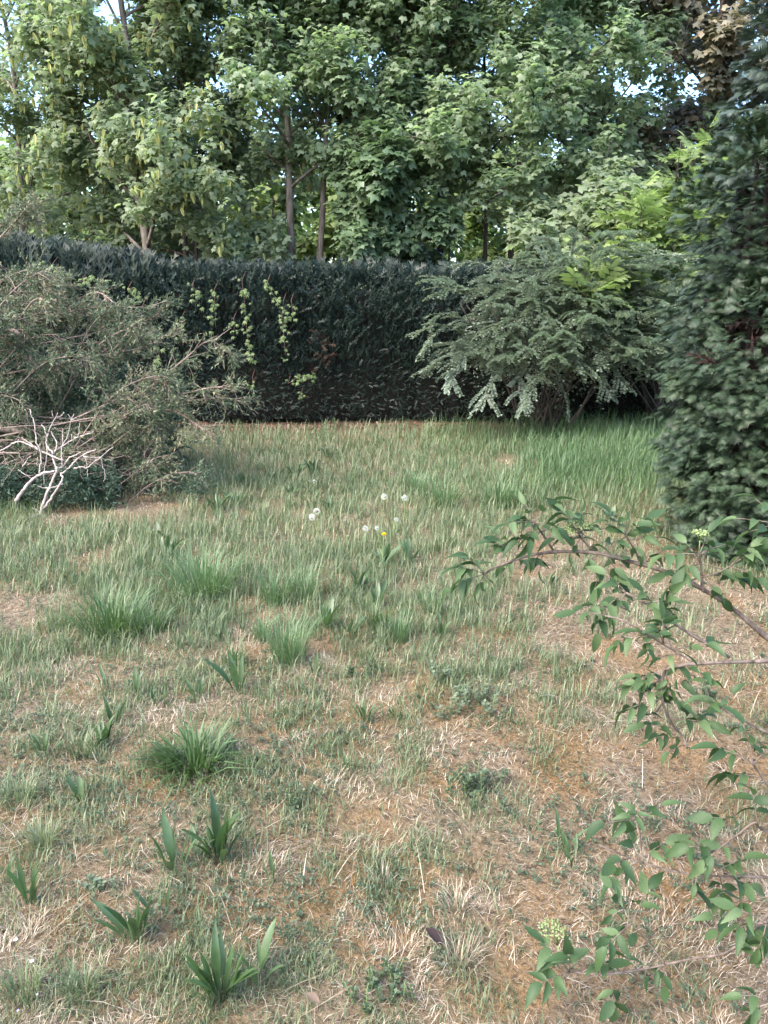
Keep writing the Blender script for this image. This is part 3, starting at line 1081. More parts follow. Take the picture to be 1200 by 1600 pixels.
# creeper strands hanging on the hedge face
T_PALM = t_palmate()
VINES = [
    ('creeper strand with thick leaf cluster near the hedge top, third from left', [(335, 452), (336, 480), (337, 512)], 13, 18),
    ('longest creeper strand hanging down the hedge face, left of centre', [(378, 438), (383, 480), (387, 530), (391, 560)], 22, 19),
    ('creeper strand trailing down from a cluster at the hedge top, right of the longest', [(418, 440), (428, 462), (434, 470)], 9, 18),
    ('rightmost long creeper strand with dense lower leaves', [(443, 470), (441, 500), (444, 530), (446, 556)], 17, 16),
    ('short creeper strand hanging right of the rightmost long one', [(455, 470), (458, 490), (459, 500)], 8, 15),
    ('creeper sprig growing sideways low on the hedge', [(450, 600), (470, 588), (498, 590)], 13, 17),
    ('tiny creeper sprig below the sideways one', [(470, 618), (476, 619), (484, 621)], 4, 14),
    ('creeper strand half hidden by the left juniper tips', [(283, 498), (285, 520), (286, 540)], 7, 17),
    ('creeper sprig behind the drooping juniper tip', [(243, 545), (245, 560), (244, 580)], 9, 20),
    ('small creeper sprig hanging low beside the juniper tips', [(394, 590), (396, 600), (396, 606)], 3, 16),
    ('thin creeper strand left of the longest strand', [(365, 498), (366, 510), (365, 524)], 6, 16),
    ('creeper leaves on the hedge top at the far left', [(80, 415), (95, 425), (110, 432)], 8, 19),
    ('creeper leaves along the hedge top above the juniper', [(125, 440), (145, 436), (165, 440)], 13, 19),
    ('creeper leaves on the hedge between juniper and leaning sycamore', [(200, 450), (212, 455), (222, 470)], 11, 19),
    ('creeper leaves at the hedge top beside the thin twin stems', [(300, 445), (310, 462), (305, 478)], 8, 17),
]
for k, (lab, pts, n, spx) in enumerate(VINES):
    rg = np.random.default_rng(700 + k)
    W = [at(px, py, 10.78) for px, py in pts]
    L = smooth_line(W, 14)
    root = thing('creeper_vine', lab, 'vine', L[-1], 'creeper strands on the hedge')
    a = Acc()
    up = np.array([L[0] + np.array([0.02, 0.2, 0.12])])
    tube(a, np.concatenate([up, L]), 0.004, 4)
    part(a, 'stem', M['redstem'], root, L[-1], True)
    lm = leaf_mesh(T_PALM, M['vine'])
    for q in range(int(n * 1.7)):
        p = L[int(rg.uniform(0, 13.9))] + rg.normal(0, 1, 3) * np.array([0.032, 0.02, 0.03]) - np.array([0, 0.03, 0])
        d = np.array([rg.normal(0, 0.7), -0.45, -0.6 + rg.normal(0, 0.35)])
        nn = np.array([rg.normal(0, 0.3), -0.7, 0.8])
        R = frames(d[None], nn[None])[0]
        inst('leaf', lm, root, L[-1], p, R, spx * 0.0093 * rg.uniform(0.2, 0.38))

# white board fence glimpsed over the hedge
fb = at(338, 430, 14.6)
fb[2] = 0
fence = thing('white_fence', 'scrap of white board fence glimpsed over the hedge', 'fence', fb)
for k, (dx, wdt, top) in enumerate(((-0.085, 0.075, 2.16), (0.0, 0.075, 2.06), (0.085, 0.075, 2.02))):
    a = Acc()
    x, y, h = fb[0] + dx, fb[1], top
    w2 = wdt / 2
    V = [(x + sx * w2, y + sy * 0.01, z) for z in (0.0, h - 0.06) for sx, sy in ((-1, -1), (1, -1), (1, 1), (-1, 1))] + [(x, y - 0.01, h), (x, y + 0.01, h)]
    F = [(0, 1, 5), (0, 5, 4), (1, 2, 6), (1, 6, 5), (2, 3, 7), (2, 7, 6), (3, 0, 4), (3, 4, 7), (4, 5, 8), (6, 7, 9), (5, 6, 9), (5, 9, 8), (7, 4, 8), (7, 8, 9)]
    a.add(V, F)
    part(a, 'board', M['white'], fence, fb)
for z in (0.5, 1.7):
    a = Acc()
    x0, x1, y0, y1 = fb[0] - 0.14, fb[0] + 0.14, fb[1] + 0.012, fb[1] + 0.04
    V = [(x0, y0, z), (x1, y0, z), (x1, y1, z), (x0, y1, z), (x0, y0, z + .08), (x1, y0, z + .08), (x1, y1, z + .08), (x0, y1, z + .08)]
    F = [(0, 1, 5), (0, 5, 4), (1, 2, 6), (1, 6, 5), (2, 3, 7), (2, 7, 6), (3, 0, 4), (3, 4, 7), (4, 5, 6), (4, 6, 7), (0, 2, 1), (0, 3, 2)]
    a.add(V, F)
    part(a, 'rail', M['white'], fence, fb)

# ------------------------------------------------------------------ arching cotoneaster
def make_cotoneaster():
    rg = np.random.default_rng(77)
    base = gnd(838, 664)
    base[1] = 10.1
    base[0] = (838 - 600) / FPX * 10.5
    base[2] = 0
    root = thing('cotoneaster_shrub', 'arching grey green shrub with small leaves in front of the hedge', 'shrub', base)
    # stems
    tops = []
    for k in range(26):
        az = k * 2.4
        el = rg.uniform(0.85, 1.4)
        d = np.array([math.cos(az) * math.cos(el), 0.7 * math.sin(az) * math.cos(el), math.sin(el)])
        L = rg.uniform(1.5, 2.15)
        P = grow(base + np.array([rg.normal(0, 0.12), rg.normal(0, 0.1), 0]), d, L, 9, (0, 0, -0.25), 0.05, rg)
        a = Acc()
        tube(a, P, np.linspace(0.018, 0.006, 9), 5)
        part(a, 'stem', M['dkbark'], root, base, True)
        tops.append(P)
    # herringbone sprays: eight shapes shared by all
    meshes = []
    for k in range(8):
        L = 1.0
        r2 = np.random.default_rng(20 + k)
        P = grow((0, 0, 0), (0, 1, 0.55), L, 14, (r2.normal(0, 0.4), 0.1, -1.5), 0.04, r2)
        a = Acc()
        tube(a, P, np.linspace(0.004, 0.0015, 14), 3)
        lines = [(P, 100)]
        for s in range(9):
            i = r2.integers(2, 12)
            sd = nrm((P[i] - P[i - 1]) + np.array([(-1) ** s * 0.05, 0.0, 0.01]) + r2.normal(0, 0.015, 3))
            Q = grow(P[i], sd, r2.uniform(0.16, 0.36), 7, (0, 0.05, -0.9), 0.05, r2)
            tube(a, Q, np.linspace(0.003, 0.0015, 7), 3)
            lines.append((Q, 40))
        b = Acc()
        for Q, n in lines:
            t = np.linspace(0.08, 1, n) * (len(Q) - 1.001)
            i = t.astype(int)
            pos = Q[i] + (Q[np.minimum(i + 1, len(Q) - 1)] - Q[i]) * (t - i)[:, None]
            tg = nrm(Q[np.minimum(i + 1, len(Q) - 1)] - Q[i] + 1e-6)
            side = nrm(np.cross(tg, np.array([0, 0, 1.0])) + 1e-6)
            sg = np.where(np.arange(n) % 2 == 0, 1.0, -1.0)[:, None]
            d = side * sg + tg * 0.6 + r2.normal(0, 0.25, (n, 3)) + np.array([0, 0, 0.25])
            scatter(b, T_SMALL, pos, frames(d, np.array([[0, 0, 1.0]]) + r2.normal(0, 0.25, (n, 3))), r2.uniform(0.032, 0.052, n))
        ov = np.concatenate(a.V)
        of = np.concatenate(a.F)
        lv, lf = np.concatenate(b.V), np.concatenate(b.F)
        me = make_mesh('spray', np.concatenate([ov, lv]), np.concatenate([of, lf + len(ov)]), M['coto'])
        me.materials.append(M['redstem'])
        mi = np.zeros(len(of) + len(lf), dtype=np.int32)
        mi[:len(of)] = 1
        me.polygons.foreach_set('material_index', mi)
        meshes.append(me)
    # dense shell of the shrub, then the long outer arches
    for k in range(282):
        az = rg.uniform(0, 2 * math.pi)
        if k % 3:
            az = rg.uniform(math.pi, 2 * math.pi)
        u = rg.uniform(0, 1) ** 0.75
        rr = rg.uniform(0.1, 0.95)
        z = 0.5 + 1.7 * (1 - rr ** 2) * rg.uniform(0.45, 1.0) + 0.1
        rx, ry = 1.15 * rr, 0.75 * rr
        p = base + np.array([math.cos(az) * rx + 0.3, math.sin(az) * ry, z])
        d = np.array([math.cos(az) + 0.15, math.sin(az) * 0.9, rg.uniform(0.0, 0.95)])
        s = rg.uniform(0.55, 1.0)
        R = frames(d[None], np.array([[0, 0, 1.0]]))[0]
        inst('spray', meshes[k % 8], root, base, p, R, s)
    a = Acc()
    for k in range(52):
        az = rg.uniform(math.pi * 0.95, 2.05 * math.pi)
        rr = rg.uniform(0.55, 1.0)
        p = base + np.array([math.cos(az) * 1.2 * rr + 0.25, math.sin(az) * 0.8 * rr, 0.5 + 1.45 * (1 - rr ** 2) * rg.uniform(0.5, 1) + 0.25])
        d = np.array([math.cos(az) + 0.1, math.sin(az) * 0.8, rg.uniform(0.0, 0.6)])
        me = meshes[k % 8]
        co = np.empty(len(me.vertices) * 3, dtype=np.float32)
        me.vertices.foreach_get('co', co)
        fi = np.empty(len(me.loops), dtype=np.int32)
        me.loops.foreach_get('vertex_index', fi)
        scatter(a, (co.reshape(-1, 3).astype(float), fi.reshape(-1, 3).astype(int)), p[None], frames(d[None], np.array([[0, 0, 1.0]])), np.array([rg.uniform(0.5, 0.85)]))
    part(a, 'front_sprays', M['coto'], root, base, False, 'stuff')
    a = Acc()
    n = 8000
    q = nrm(rg.normal(0, 1, (n, 3))) * (rg.uniform(0, 1, n) ** 0.45)[:, None]
    q[:, 2] = np.abs(q[:, 2])
    P = base + np.array([0.25, 0.1, 0.75]) + q * np.array([1.2, 0.8, 1.1])
    P += 0.12 * (rg.normal(0, 1, (n, 3)))
    keep = vnoise(P[:, 0] * 1.3 + P[:, 1], P[:, 2], 0.22, 4, 2) > 0.42
    P = P[keep]
    d = rg.normal(0, 1, P.shape) + np.array([0, 0, -0.3])
    scatter(a, T_SMALL, P, frames(d, np.array([[0, -0.2, 1.0]]) + rg.normal(0, 0.4, P.shape)), rg.uniform(0.025, 0.045, len(P)))
    part(a, 'inner_foliage', M['coto'], root, base, False, 'stuff')
    for px, py, tx, ty in ((740, 480, 640, 458), (735, 510, 645, 520), (750, 470, 655, 490), (730, 530, 650, 545), (760, 560, 680, 600), (740, 545, 715, 625), (780, 430, 700, 430), (745, 500, 660, 565),
                           (880, 560, 960, 640), (900, 570, 990, 630), (930, 560, 1005, 600), (840, 580, 900, 655), (800, 560, 770, 650), (820, 570, 800, 660), (900, 520, 1010, 560), (940, 500, 1020, 520), (800, 430, 840, 395), (850, 420, 845, 380)):
        p = at(px, py, 9.6 + rg.uniform(-0.25, 0.3))
        q = at(tx, ty, 9.4 + rg.uniform(-0.3, 0.3))
        v = q - p
        L = np.linalg.norm(v)
        d = v + np.array([0, 0, 0.35 * L])
        R = frames(d[None], np.array([[0, 0, 1.0]]))[0]
        inst('spray', meshes[rg.integers(0, 8)], root, base, p, R, L * 1.05)


make_cotoneaster()

# leafy seedling in front of the shrub base
def leafy_bush(name, label, cat, base, h, w, n, T, mat, s, seed, stem, up=0.6):
    rg = np.random.default_rng(seed)
    root = thing(name, label, cat, base)
    a = Acc()
    P, D = [], []
    for k in range(max(5, n // 14)):
        az = rg.uniform(0, 6.28)
        d = np.array([math.cos(az) * rg.uniform(0.1, w / h), math.sin(az) * rg.uniform(0.1, w / h), 1])
        L = h * rg.uniform(0.6, 1.1)
        Q = grow(base, d, L, 7, (0, 0, -0.2), 0.07, rg)
        tube(a, Q, np.linspace(0.006, 0.002, 7) * (1 + h), 4)
        for j in range(14):
            f = rg.uniform(0.25, 1)
            P.append(Q[int(f * 6)] + rg.normal(0, 0.02, 3))
            D.append(nrm(rg.normal(0, 1, 3) * np.array([1, 1, 0.4]) + np.array([0, 0, up])))
    part(a, 'stem', stem, root, base, True)
    P, D = np.array(P)[:n], np.array(D)[:n]
    R = frames(D, np.array([[0, -0.2, 1.0]]) + rg.normal(0, 0.3, (len(P), 3)))
    return root, P, R, s * rg.uniform(0.6, 1.2, len(P))


r_, P_, R_, S_ = leafy_bush('seedling_bush', 'low bright leafy seedling under the arching shrub', 'bush', gnd(850, 676), 0.55, 0.55, 260, T_L4, M['maple'], 0.075, 9, M['redstem'])
lm_ = leaf_mesh(T_L4, M['maple'])
for p, R, s in zip(P_, R_, S_):
    inst('leaf', lm_, r_, r_.location, p, R, s)

# ------------------------------------------------------------------ yellow green elder behind the conifer
T_CMP = t_compound(3, 0.2, 0.3)


def make_far_elder():
    rg = np.random.default_rng(55)
    base = np.array([3.95, 10.75, 0.0])
    root = thing('elder_bush', 'bright yellow green elder bush behind the dark conifer', 'bush', base)
    lm = leaf_mesh(T_CMP, M['elder'])
    tips = [(1110, 205), (1085, 235), (1130, 240), (1060, 270), (1005, 295), (1040, 320), (975, 330), (1020, 350), (950, 350), (1060, 340), (990, 380), (940, 385), (1030, 400), (965, 415), (925, 430),
            (990, 440), (940, 445), (1010, 455), (905, 455), (960, 470), (1045, 440), (1050, 380), (1085, 300), (1000, 330), (1035, 290), (1045, 480), (1050, 540), (880, 420), (900, 400), (915, 370), (860, 440), (975, 300), (1065, 215)]
    cnt = 0
    XP, XD = [], []
    for k, (px, py) in enumerate(tips):
        Y = 10.7 + rg.uniform(-0.5, 0.6) if py < 425 or px > 1000 else 9.3 + rg.uniform(-0.2, 0.3)
        tip = at(px, py, Y)
        mid = base + (tip - base) * 0.55 + np.array([rg.normal(0, 0.15), rg.normal(0, 0.12), 0.25])
        b0 = base + np.array([rg.normal(0, 0.12), rg.normal(0, 0.1), 0])
        L = smooth_line([b0, mid, tip], 14)
        a = Acc()
        tube(a, L, np.linspace(0.016, 0.004, 14), 5)
        part(a, 'stem', M['dkbark'], root, base, True)
        for j in range(11):
            f = 1 - 0.055 * j - 0.0
            if cnt >= 300:
                break
            q = L[0] + 0
            t = f * 13
            i = min(12, int(t))
            q = L[i] + (L[i + 1] - L[i]) * (t - i)
            az = rg.uniform(0, 6.28)
            d = np.array([math.cos(az), math.sin(az), rg.uniform(0.15, 0.9) + (0.9 if j < 2 else 0)])
            R = frames(d[None], np.array([[rg.normal(0, 0.2), -0.3, 1.0]]))[0]
            inst('leaf', lm, root, base, q, R, rg.uniform(0.24, 0.38))
            cnt += 1
        for j in range(14):
            f = 1 - 0.55 * rg.uniform() ** 1.3
            q = L[int(f * 13)] + rg.normal(0, 0.1, 3)
            az = rg.uniform(0, 6.28)
            XP.append(q)
            XD.append((math.cos(az), math.sin(az), rg.uniform(0.1, 0.9)))

    a = Acc()
    n = len(XP)
    scatter(a, T_CMP, np.array(XP), frames(np.array(XD), np.array([[0, -0.3, 1.0]]) + rg.normal(0, 0.25, (n, 3))), rg.uniform(0.2, 0.34, n))
    part(a, 'foliage', M['elder'], root, base, False, 'stuff')


make_far_elder()


# ------------------------------------------------------------------ conifers on the right
def make_conifer(name, label, cols, base, mat, seed, nb, gap=None, sz=0.13, droop=0.35):
    rg = np.random.default_rng(seed)
    root = thing(name, label, 'conifer', base)
    a = Acc()
    tk = []
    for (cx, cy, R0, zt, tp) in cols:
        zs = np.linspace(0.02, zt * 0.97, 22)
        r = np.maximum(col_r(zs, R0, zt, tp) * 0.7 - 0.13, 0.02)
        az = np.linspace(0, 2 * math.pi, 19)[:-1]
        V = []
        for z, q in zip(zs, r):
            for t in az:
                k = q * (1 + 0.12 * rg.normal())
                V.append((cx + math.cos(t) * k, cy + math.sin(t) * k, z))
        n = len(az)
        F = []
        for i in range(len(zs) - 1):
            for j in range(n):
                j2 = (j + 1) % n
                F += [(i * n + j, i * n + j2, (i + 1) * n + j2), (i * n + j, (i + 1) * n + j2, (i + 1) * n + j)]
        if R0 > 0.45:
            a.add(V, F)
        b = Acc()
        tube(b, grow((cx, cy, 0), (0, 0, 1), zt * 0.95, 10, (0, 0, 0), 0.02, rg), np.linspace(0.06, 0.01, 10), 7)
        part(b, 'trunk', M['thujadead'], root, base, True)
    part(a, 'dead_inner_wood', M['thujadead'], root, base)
    P, D, N, S = [], [], [], []
    BP, BD = [], []
    per = nb // len(cols)
    wts = np.array([c[2] * c[3] for c in cols])
    wts = wts / wts.sum()
    for c, w in zip(cols, wts):
        cx, cy, R0, zt, tp = c
        m = int(nb * w)
        z = zt * (1 - (1 - rg.uniform(0.015, 1, m)) ** 0.8 * 0.985)
        z = rg.uniform(0.03, 1.0, m) * zt
        az = rg.uniform(0, 2 * math.pi, m)
        front = (np.sin(az) < 0.35) | (rg.uniform(0, 1, m) < 0.35)
        z, az = z[front], az[front]
        bump = vnoise(az * R0 * 1.2 + 50, z, 0.22, seed, 2) - 0.5
        r = col_r(z, R0, zt, tp) * (1 + 0.42 * bump) + rg.normal(0, 0.02, len(z)) - 0.13 * (rg.uniform(0, 1, len(z)) < 0.4)
        c3 = np.stack([cx + np.cos(az) * r, cy + np.sin(az) * r, z], -1)
        # drop boughs hidden deep inside another column
        ok = np.ones(len(z), bool)
        for c2 in cols:
            if c2 is c:
                continue
            rr = np.hypot(c3[:, 0] - c2[0], c3[:, 1] - c2[1])
            ok &= ~((rr < 0.55 * col_r(z, c2[2], c2[3], c2[4])) & (z < c2[3]))
        px, py = proj(c3[:, 0], c3[:, 1], c3[:, 2])
        if gap is not None:
            gm = np.zeros(len(z))
            for gx_, gy_, gw, gh in gap:
                gm = np.maximum(gm, np.exp(-((px - gx_) / gw) ** 2 - ((py - gy_) / gh) ** 2))
            dead = (gm > rg.uniform(0.25, 0.9, len(z))) & ok
            BP.append(c3[dead] - 0.12 * np.stack([np.cos(az), np.sin(az), 0 * az], -1)[dead])
            BD.append(np.stack([np.cos(az), np.sin(az), rg.normal(-0.1, 0.5, len(az))], -1)[dead])
            ok &= ~dead
        c3, az, z = c3[ok], az[ok], z[ok]
        rad = np.stack([np.cos(az), np.sin(az), np.zeros(len(az))], -1)
        up = sst(z / zt, 0.55, 1.0)[:, None]
        for q in range(5):
            m2 = len(c3)
            tang = np.stack([-np.sin(az), np.cos(az), np.zeros(m2)], -1)
            spread = (q - 2) * 0.36 + rg.normal(0, 0.12, m2)
            d = rad * np.cos(spread)[:, None] + tang * np.sin(spread)[:, None] + np.array([0, 0, 1.0]) * (rg.normal(-0.05, 0.22, (m2, 1)) + 0.9 * up)
            n_ = np.array([[0, 0, 1.0]]) + 0.7 * rad + rg.normal(0, 0.3, (m2, 3))
            P.append(c3 + tang * ((q - 2) * 0.024 + rg.normal(0, 0.012, m2))[:, None] - rad * 0.05 + rg.normal(0, 0.014, (m2, 3)))
            D.append(d)
            N.append(n_)
            S.append(sz * rg.uniform(0.6, 1.2, m2))
    P, D, N, S = map(np.concatenate, (P, D, N, S))
    a = Acc()
    scatter(a, T_FAN, P, frames(D, N), S)
    part(a, 'foliage', mat, root, base, False, 'stuff')
    if BP:
        BP, BD = np.concatenate(BP), np.concatenate(BD)
        if len(BP):
            a = Acc()
            for rep in range(2):
                scatter(a, T_FEATH, BP + rg.normal(0, 0.05, BP.shape), frames(BD + rg.normal(0, 0.4, BD.shape), rg.normal(0, 1, BD.shape)), np.stack([rg.uniform(0.05, 0.12, len(BP))] + [rg.uniform(0.1, 0.2, len(BP))] * 2, -1))
            part(a, 'dead_spray', M['thujabrown'], root, base, False, 'stuff')
            for k in range(0, min(len(BP), 60), 3):
                a = Acc()
                tube(a, grow(BP[k] - nrm(BD[k]) * 0.2, BD[k], 0.35, 5, (0, 0, 0.2), 0.1, rg), np.linspace(0.006, 0.002, 5), 4)
                part(a, 'dead_twig', M['thujadead2'], root, base, True)


def col_r(z, R0, zt, tp):
    rel = np.clip(z / zt, 0, 1)
    low = 0.80 + 0.2 * sst(z, 0.0, 1.1)
    return R0 * low * np.clip((1 - rel) / tp, 0.0, 1) ** 0.7 + 0.02


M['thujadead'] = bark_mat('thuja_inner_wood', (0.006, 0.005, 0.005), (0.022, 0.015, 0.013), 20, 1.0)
M['thujadead2'] = bark_mat('thuja_dead_twig', (0.03, 0.022, 0.02), (0.09, 0.065, 0.06), 40, 1.0)
make_conifer('thuja', 'broad dark green thuja with brown bare gap at the right edge',
             [(2.84, 5.30, 0.76, 2.35, 0.30), (2.39, 5.45, 0.42, 2.80, 0.16), (3.45, 5.5, 0.9, 2.4, 0.30), (2.36, 5.05, 0.38, 1.85, 0.3), (2.76, 4.85, 0.5, 1.7, 0.35), (2.70, 5.45, 0.42, 2.9, 0.25)],
             np.array([2.72, 5.3, 0.0]), M['thuja'], 41, 7000, gap=[(1150, 520, 40, 34), (1105, 560, 30, 14), (1190, 690, 22, 12)], sz=0.078)
make_conifer('blue_conifer', 'tall blue green conifer rising behind the thuja at the right edge',
             [(3.02, 6.2, 0.62, 4.5, 0.45), (3.6, 6.5, 0.75, 5.0, 0.45)], np.array([3.3, 6.35, 0.0]), M['bthuja'], 43, 3000, gap=[(1190, 470, 30, 40)], sz=0.11)


# ------------------------------------------------------------------ sprawling juniper on the left
def make_juniper():
    rg = np.random.default_rng(66)
    base = at(-120, 700, 7.4)
    base[2] = 0
    root = thing('juniper_shrub', 'sprawling half bare juniper with drooping twigs on the left', 'shrub', base)
    SPR = [t_sprig(7, s) for s in (1, 2, 3)]
    fol, dark = Acc(), Acc()
    FP, FD = [], []
    limbs = []
    traced = [
        ([(-80, 660), (120, 660), (185, 640), (240, 600), (290, 560), (325, 532), (350, 545), (376, 566)], 6.7),
        ([(-60, 600), (100, 565), (200, 548), (240, 535), (285, 515)], 6.9),
        ([(-60, 690), (120, 680), (240, 632), (300, 612), (345, 604), (380, 605)], 6.6),
        ([(-40, 690), (160, 650), (260, 640), (305, 662), (340, 686)], 6.5),
        ([(120, 800), (190, 790), (230, 760), (265, 742), (300, 738), (312, 748)], 6.3),
        ([(-80, 640), (130, 655), (225, 640), (300, 626), (355, 622), (388, 632)], 6.8),
        ([(-60, 560), (20, 520), (60, 500), (150, 480), (220, 480), (262, 470)], 7.2),
        ([(-60, 540), (10, 510), (14, 470), (20, 440), (8, 420)], 7.0),
        ([(-80, 520), (-20, 400), (20, 350), (45, 325), (75, 312)], 7.2),
        ([(-80, 500), (-20, 380), (10, 345), (30, 335), (60, 345)], 7.3),
        ([(-60, 520), (60, 490), (75, 460), (85, 450)], 7.0),
        ([(-60, 560), (150, 520), (230, 500), (262, 475)], 7.3),
        ([(-60, 700), (80, 560), (130, 490), (150, 460)], 7.5),
    ]
    for w, Y in traced:
        limbs.append((smooth_line([at(px, py, Y + 0.3 - 0.3 * i / len(w)) for i, (px, py) in enumerate(w)], 22), 0.009, 1.0, True))
    for k in range(105):
        ex = rg.uniform(-60, 275)
        top = np.interp(ex, [0, 60, 150, 250, 330], [435, 425, 462, 495, 560])
        bot = np.interp(ex, [0, 100, 200, 300, 330], [800, 800, 775, 725, 655])
        ey = rg.uniform(top, bot)
        Y = rg.uniform(6.55, 8.2) if ey < 690 else rg.uniform(6.5, 7.0)
        sx, sy = ex - rg.uniform(20, 170), np.clip(ey + rg.uniform(-50, 150), 470, 790)
        p0, p2 = at(sx, sy, Y + rg.uniform(-0.1, 0.7)), at(ex, ey, Y)
        p2[2] = max(p2[2], 0.06)
        p0[2] = max(p0[2], 0.05)
        pm = (p0 + p2) / 2 + np.array([0, 0, rg.uniform(0.0, 0.25)])
        pq = p2 * 0.8 + pm * 0.2 + np.array([0, 0, 0.07])
        limbs.append((smooth_line([p0, pm, pq, p2], 18), rg.uniform(0.004, 0.010), rg.uniform(0.5, 1.0), False))
    for L, r0, dens, tr in limbs:
        a = Acc()
        n = len(L)
        tube(a, L, np.linspace(r0, 0.003, n), 5)
        ln = np.sum(np.linalg.norm(np.diff(L, axis=0), axis=1))
        nt = int((14 if tr else 24) * ln * dens) + 4
        for s in range(nt):
            f = 0.25 + 0.75 * rg.uniform()
            i = min(n - 2, int(f * (n - 1)))
            dl = nrm(L[i + 1] - L[i])
            td = nrm(dl + rg.normal(0, 0.55, 3) + np.array([0, 0, -0.1]))
            tl = rg.uniform(0.09, 0.30) * (1.2 - 0.6 * f)
            tp = grow(L[i], td, tl, 5, (0, 0, rg.uniform(-0.7, 0.3)), 0.12, rg)
            tube(a, tp[::2], np.linspace(0.0048, 0.0022, 3), 3, False)
            ns = int(tl * 48 * rg.choice([0.25, 0.7, 1.0, 1.3])) + 1
            ft = rg.uniform(0.15, 1, ns) * 4
            ij = np.minimum(3, ft.astype(int))
            FP.append(tp[ij] + (tp[ij + 1] - tp[ij]) * (ft - ij)[:, None] + rg.normal(0, 0.012, (ns, 3)))
            FD.append(nrm(td[None] + rg.normal(0, 0.55, (ns, 3))))
        part(a, 'limb', M['twig'], root, base, True)
    FP, FD = np.concatenate(FP), np.concatenate(FD)
    FP[:, 2] = np.maximum(FP[:, 2], 0.03)
    idx = rg.integers(0, 3, len(FP))
    for j in range(3):
        q = idx == j
        scatter(fol, SPR[j], FP[q], frames(FD[q], rg.normal(0, 1, (q.sum(), 3))), rg.uniform(0.045, 0.10, q.sum()))
    part(fol, 'foliage', M['juniper'], root, base, False, 'stuff')
    # low dark boughs near the ground; inner sprigs coloured dark for the heart's shade
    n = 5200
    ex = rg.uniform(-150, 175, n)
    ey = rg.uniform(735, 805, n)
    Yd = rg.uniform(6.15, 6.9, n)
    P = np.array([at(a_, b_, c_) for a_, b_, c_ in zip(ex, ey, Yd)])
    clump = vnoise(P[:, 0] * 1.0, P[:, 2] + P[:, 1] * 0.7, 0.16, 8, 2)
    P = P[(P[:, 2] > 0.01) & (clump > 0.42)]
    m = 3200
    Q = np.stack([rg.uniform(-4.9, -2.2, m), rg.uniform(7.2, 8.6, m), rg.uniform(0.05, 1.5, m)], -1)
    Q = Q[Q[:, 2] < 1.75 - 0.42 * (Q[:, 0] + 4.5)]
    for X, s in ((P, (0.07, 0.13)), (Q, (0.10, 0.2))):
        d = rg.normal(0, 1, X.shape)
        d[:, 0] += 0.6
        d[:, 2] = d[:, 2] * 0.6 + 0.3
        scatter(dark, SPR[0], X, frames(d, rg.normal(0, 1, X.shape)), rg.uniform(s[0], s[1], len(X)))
    part(dark, 'low_and_shaded_foliage', M['juniperdk'], root, base, False, 'stuff')
    # fallen trunk at the left edge
    for pts, r in (([(-160, 745), (-40, 675), (10, 670), (45, 676)], 0.045), ([(-150, 590), (-30, 520), (15, 516), (35, 526)], 0.03)):
        a = Acc()
        tube(a, smooth_line([at(px, py, 6.9) for px, py in pts], 10), np.linspace(r, r * 0.7, 10), 8)
        part(a, 'trunk', M['twig'], root, base, True)
    # small dark sprig lying on the grass at its foot
    for px, py, n in ((305, 762, 60), (330, 742, 25), (172, 745, 45)):
        a = Acc()
        c = at(px, py, 6.3)
        X = c + rg.normal(0, 1, (n, 3)) * np.array([0.045, 0.04, 0.06])
        scatter(a, SPR[1], X, frames(rg.normal(0, 1, (n, 3)), rg.normal(0, 1, (n, 3))), rg.uniform(0.05, 0.09, n))
        part(a, 'sprig', M['juniperdk'], root, base, False, 'stuff')


make_juniper()


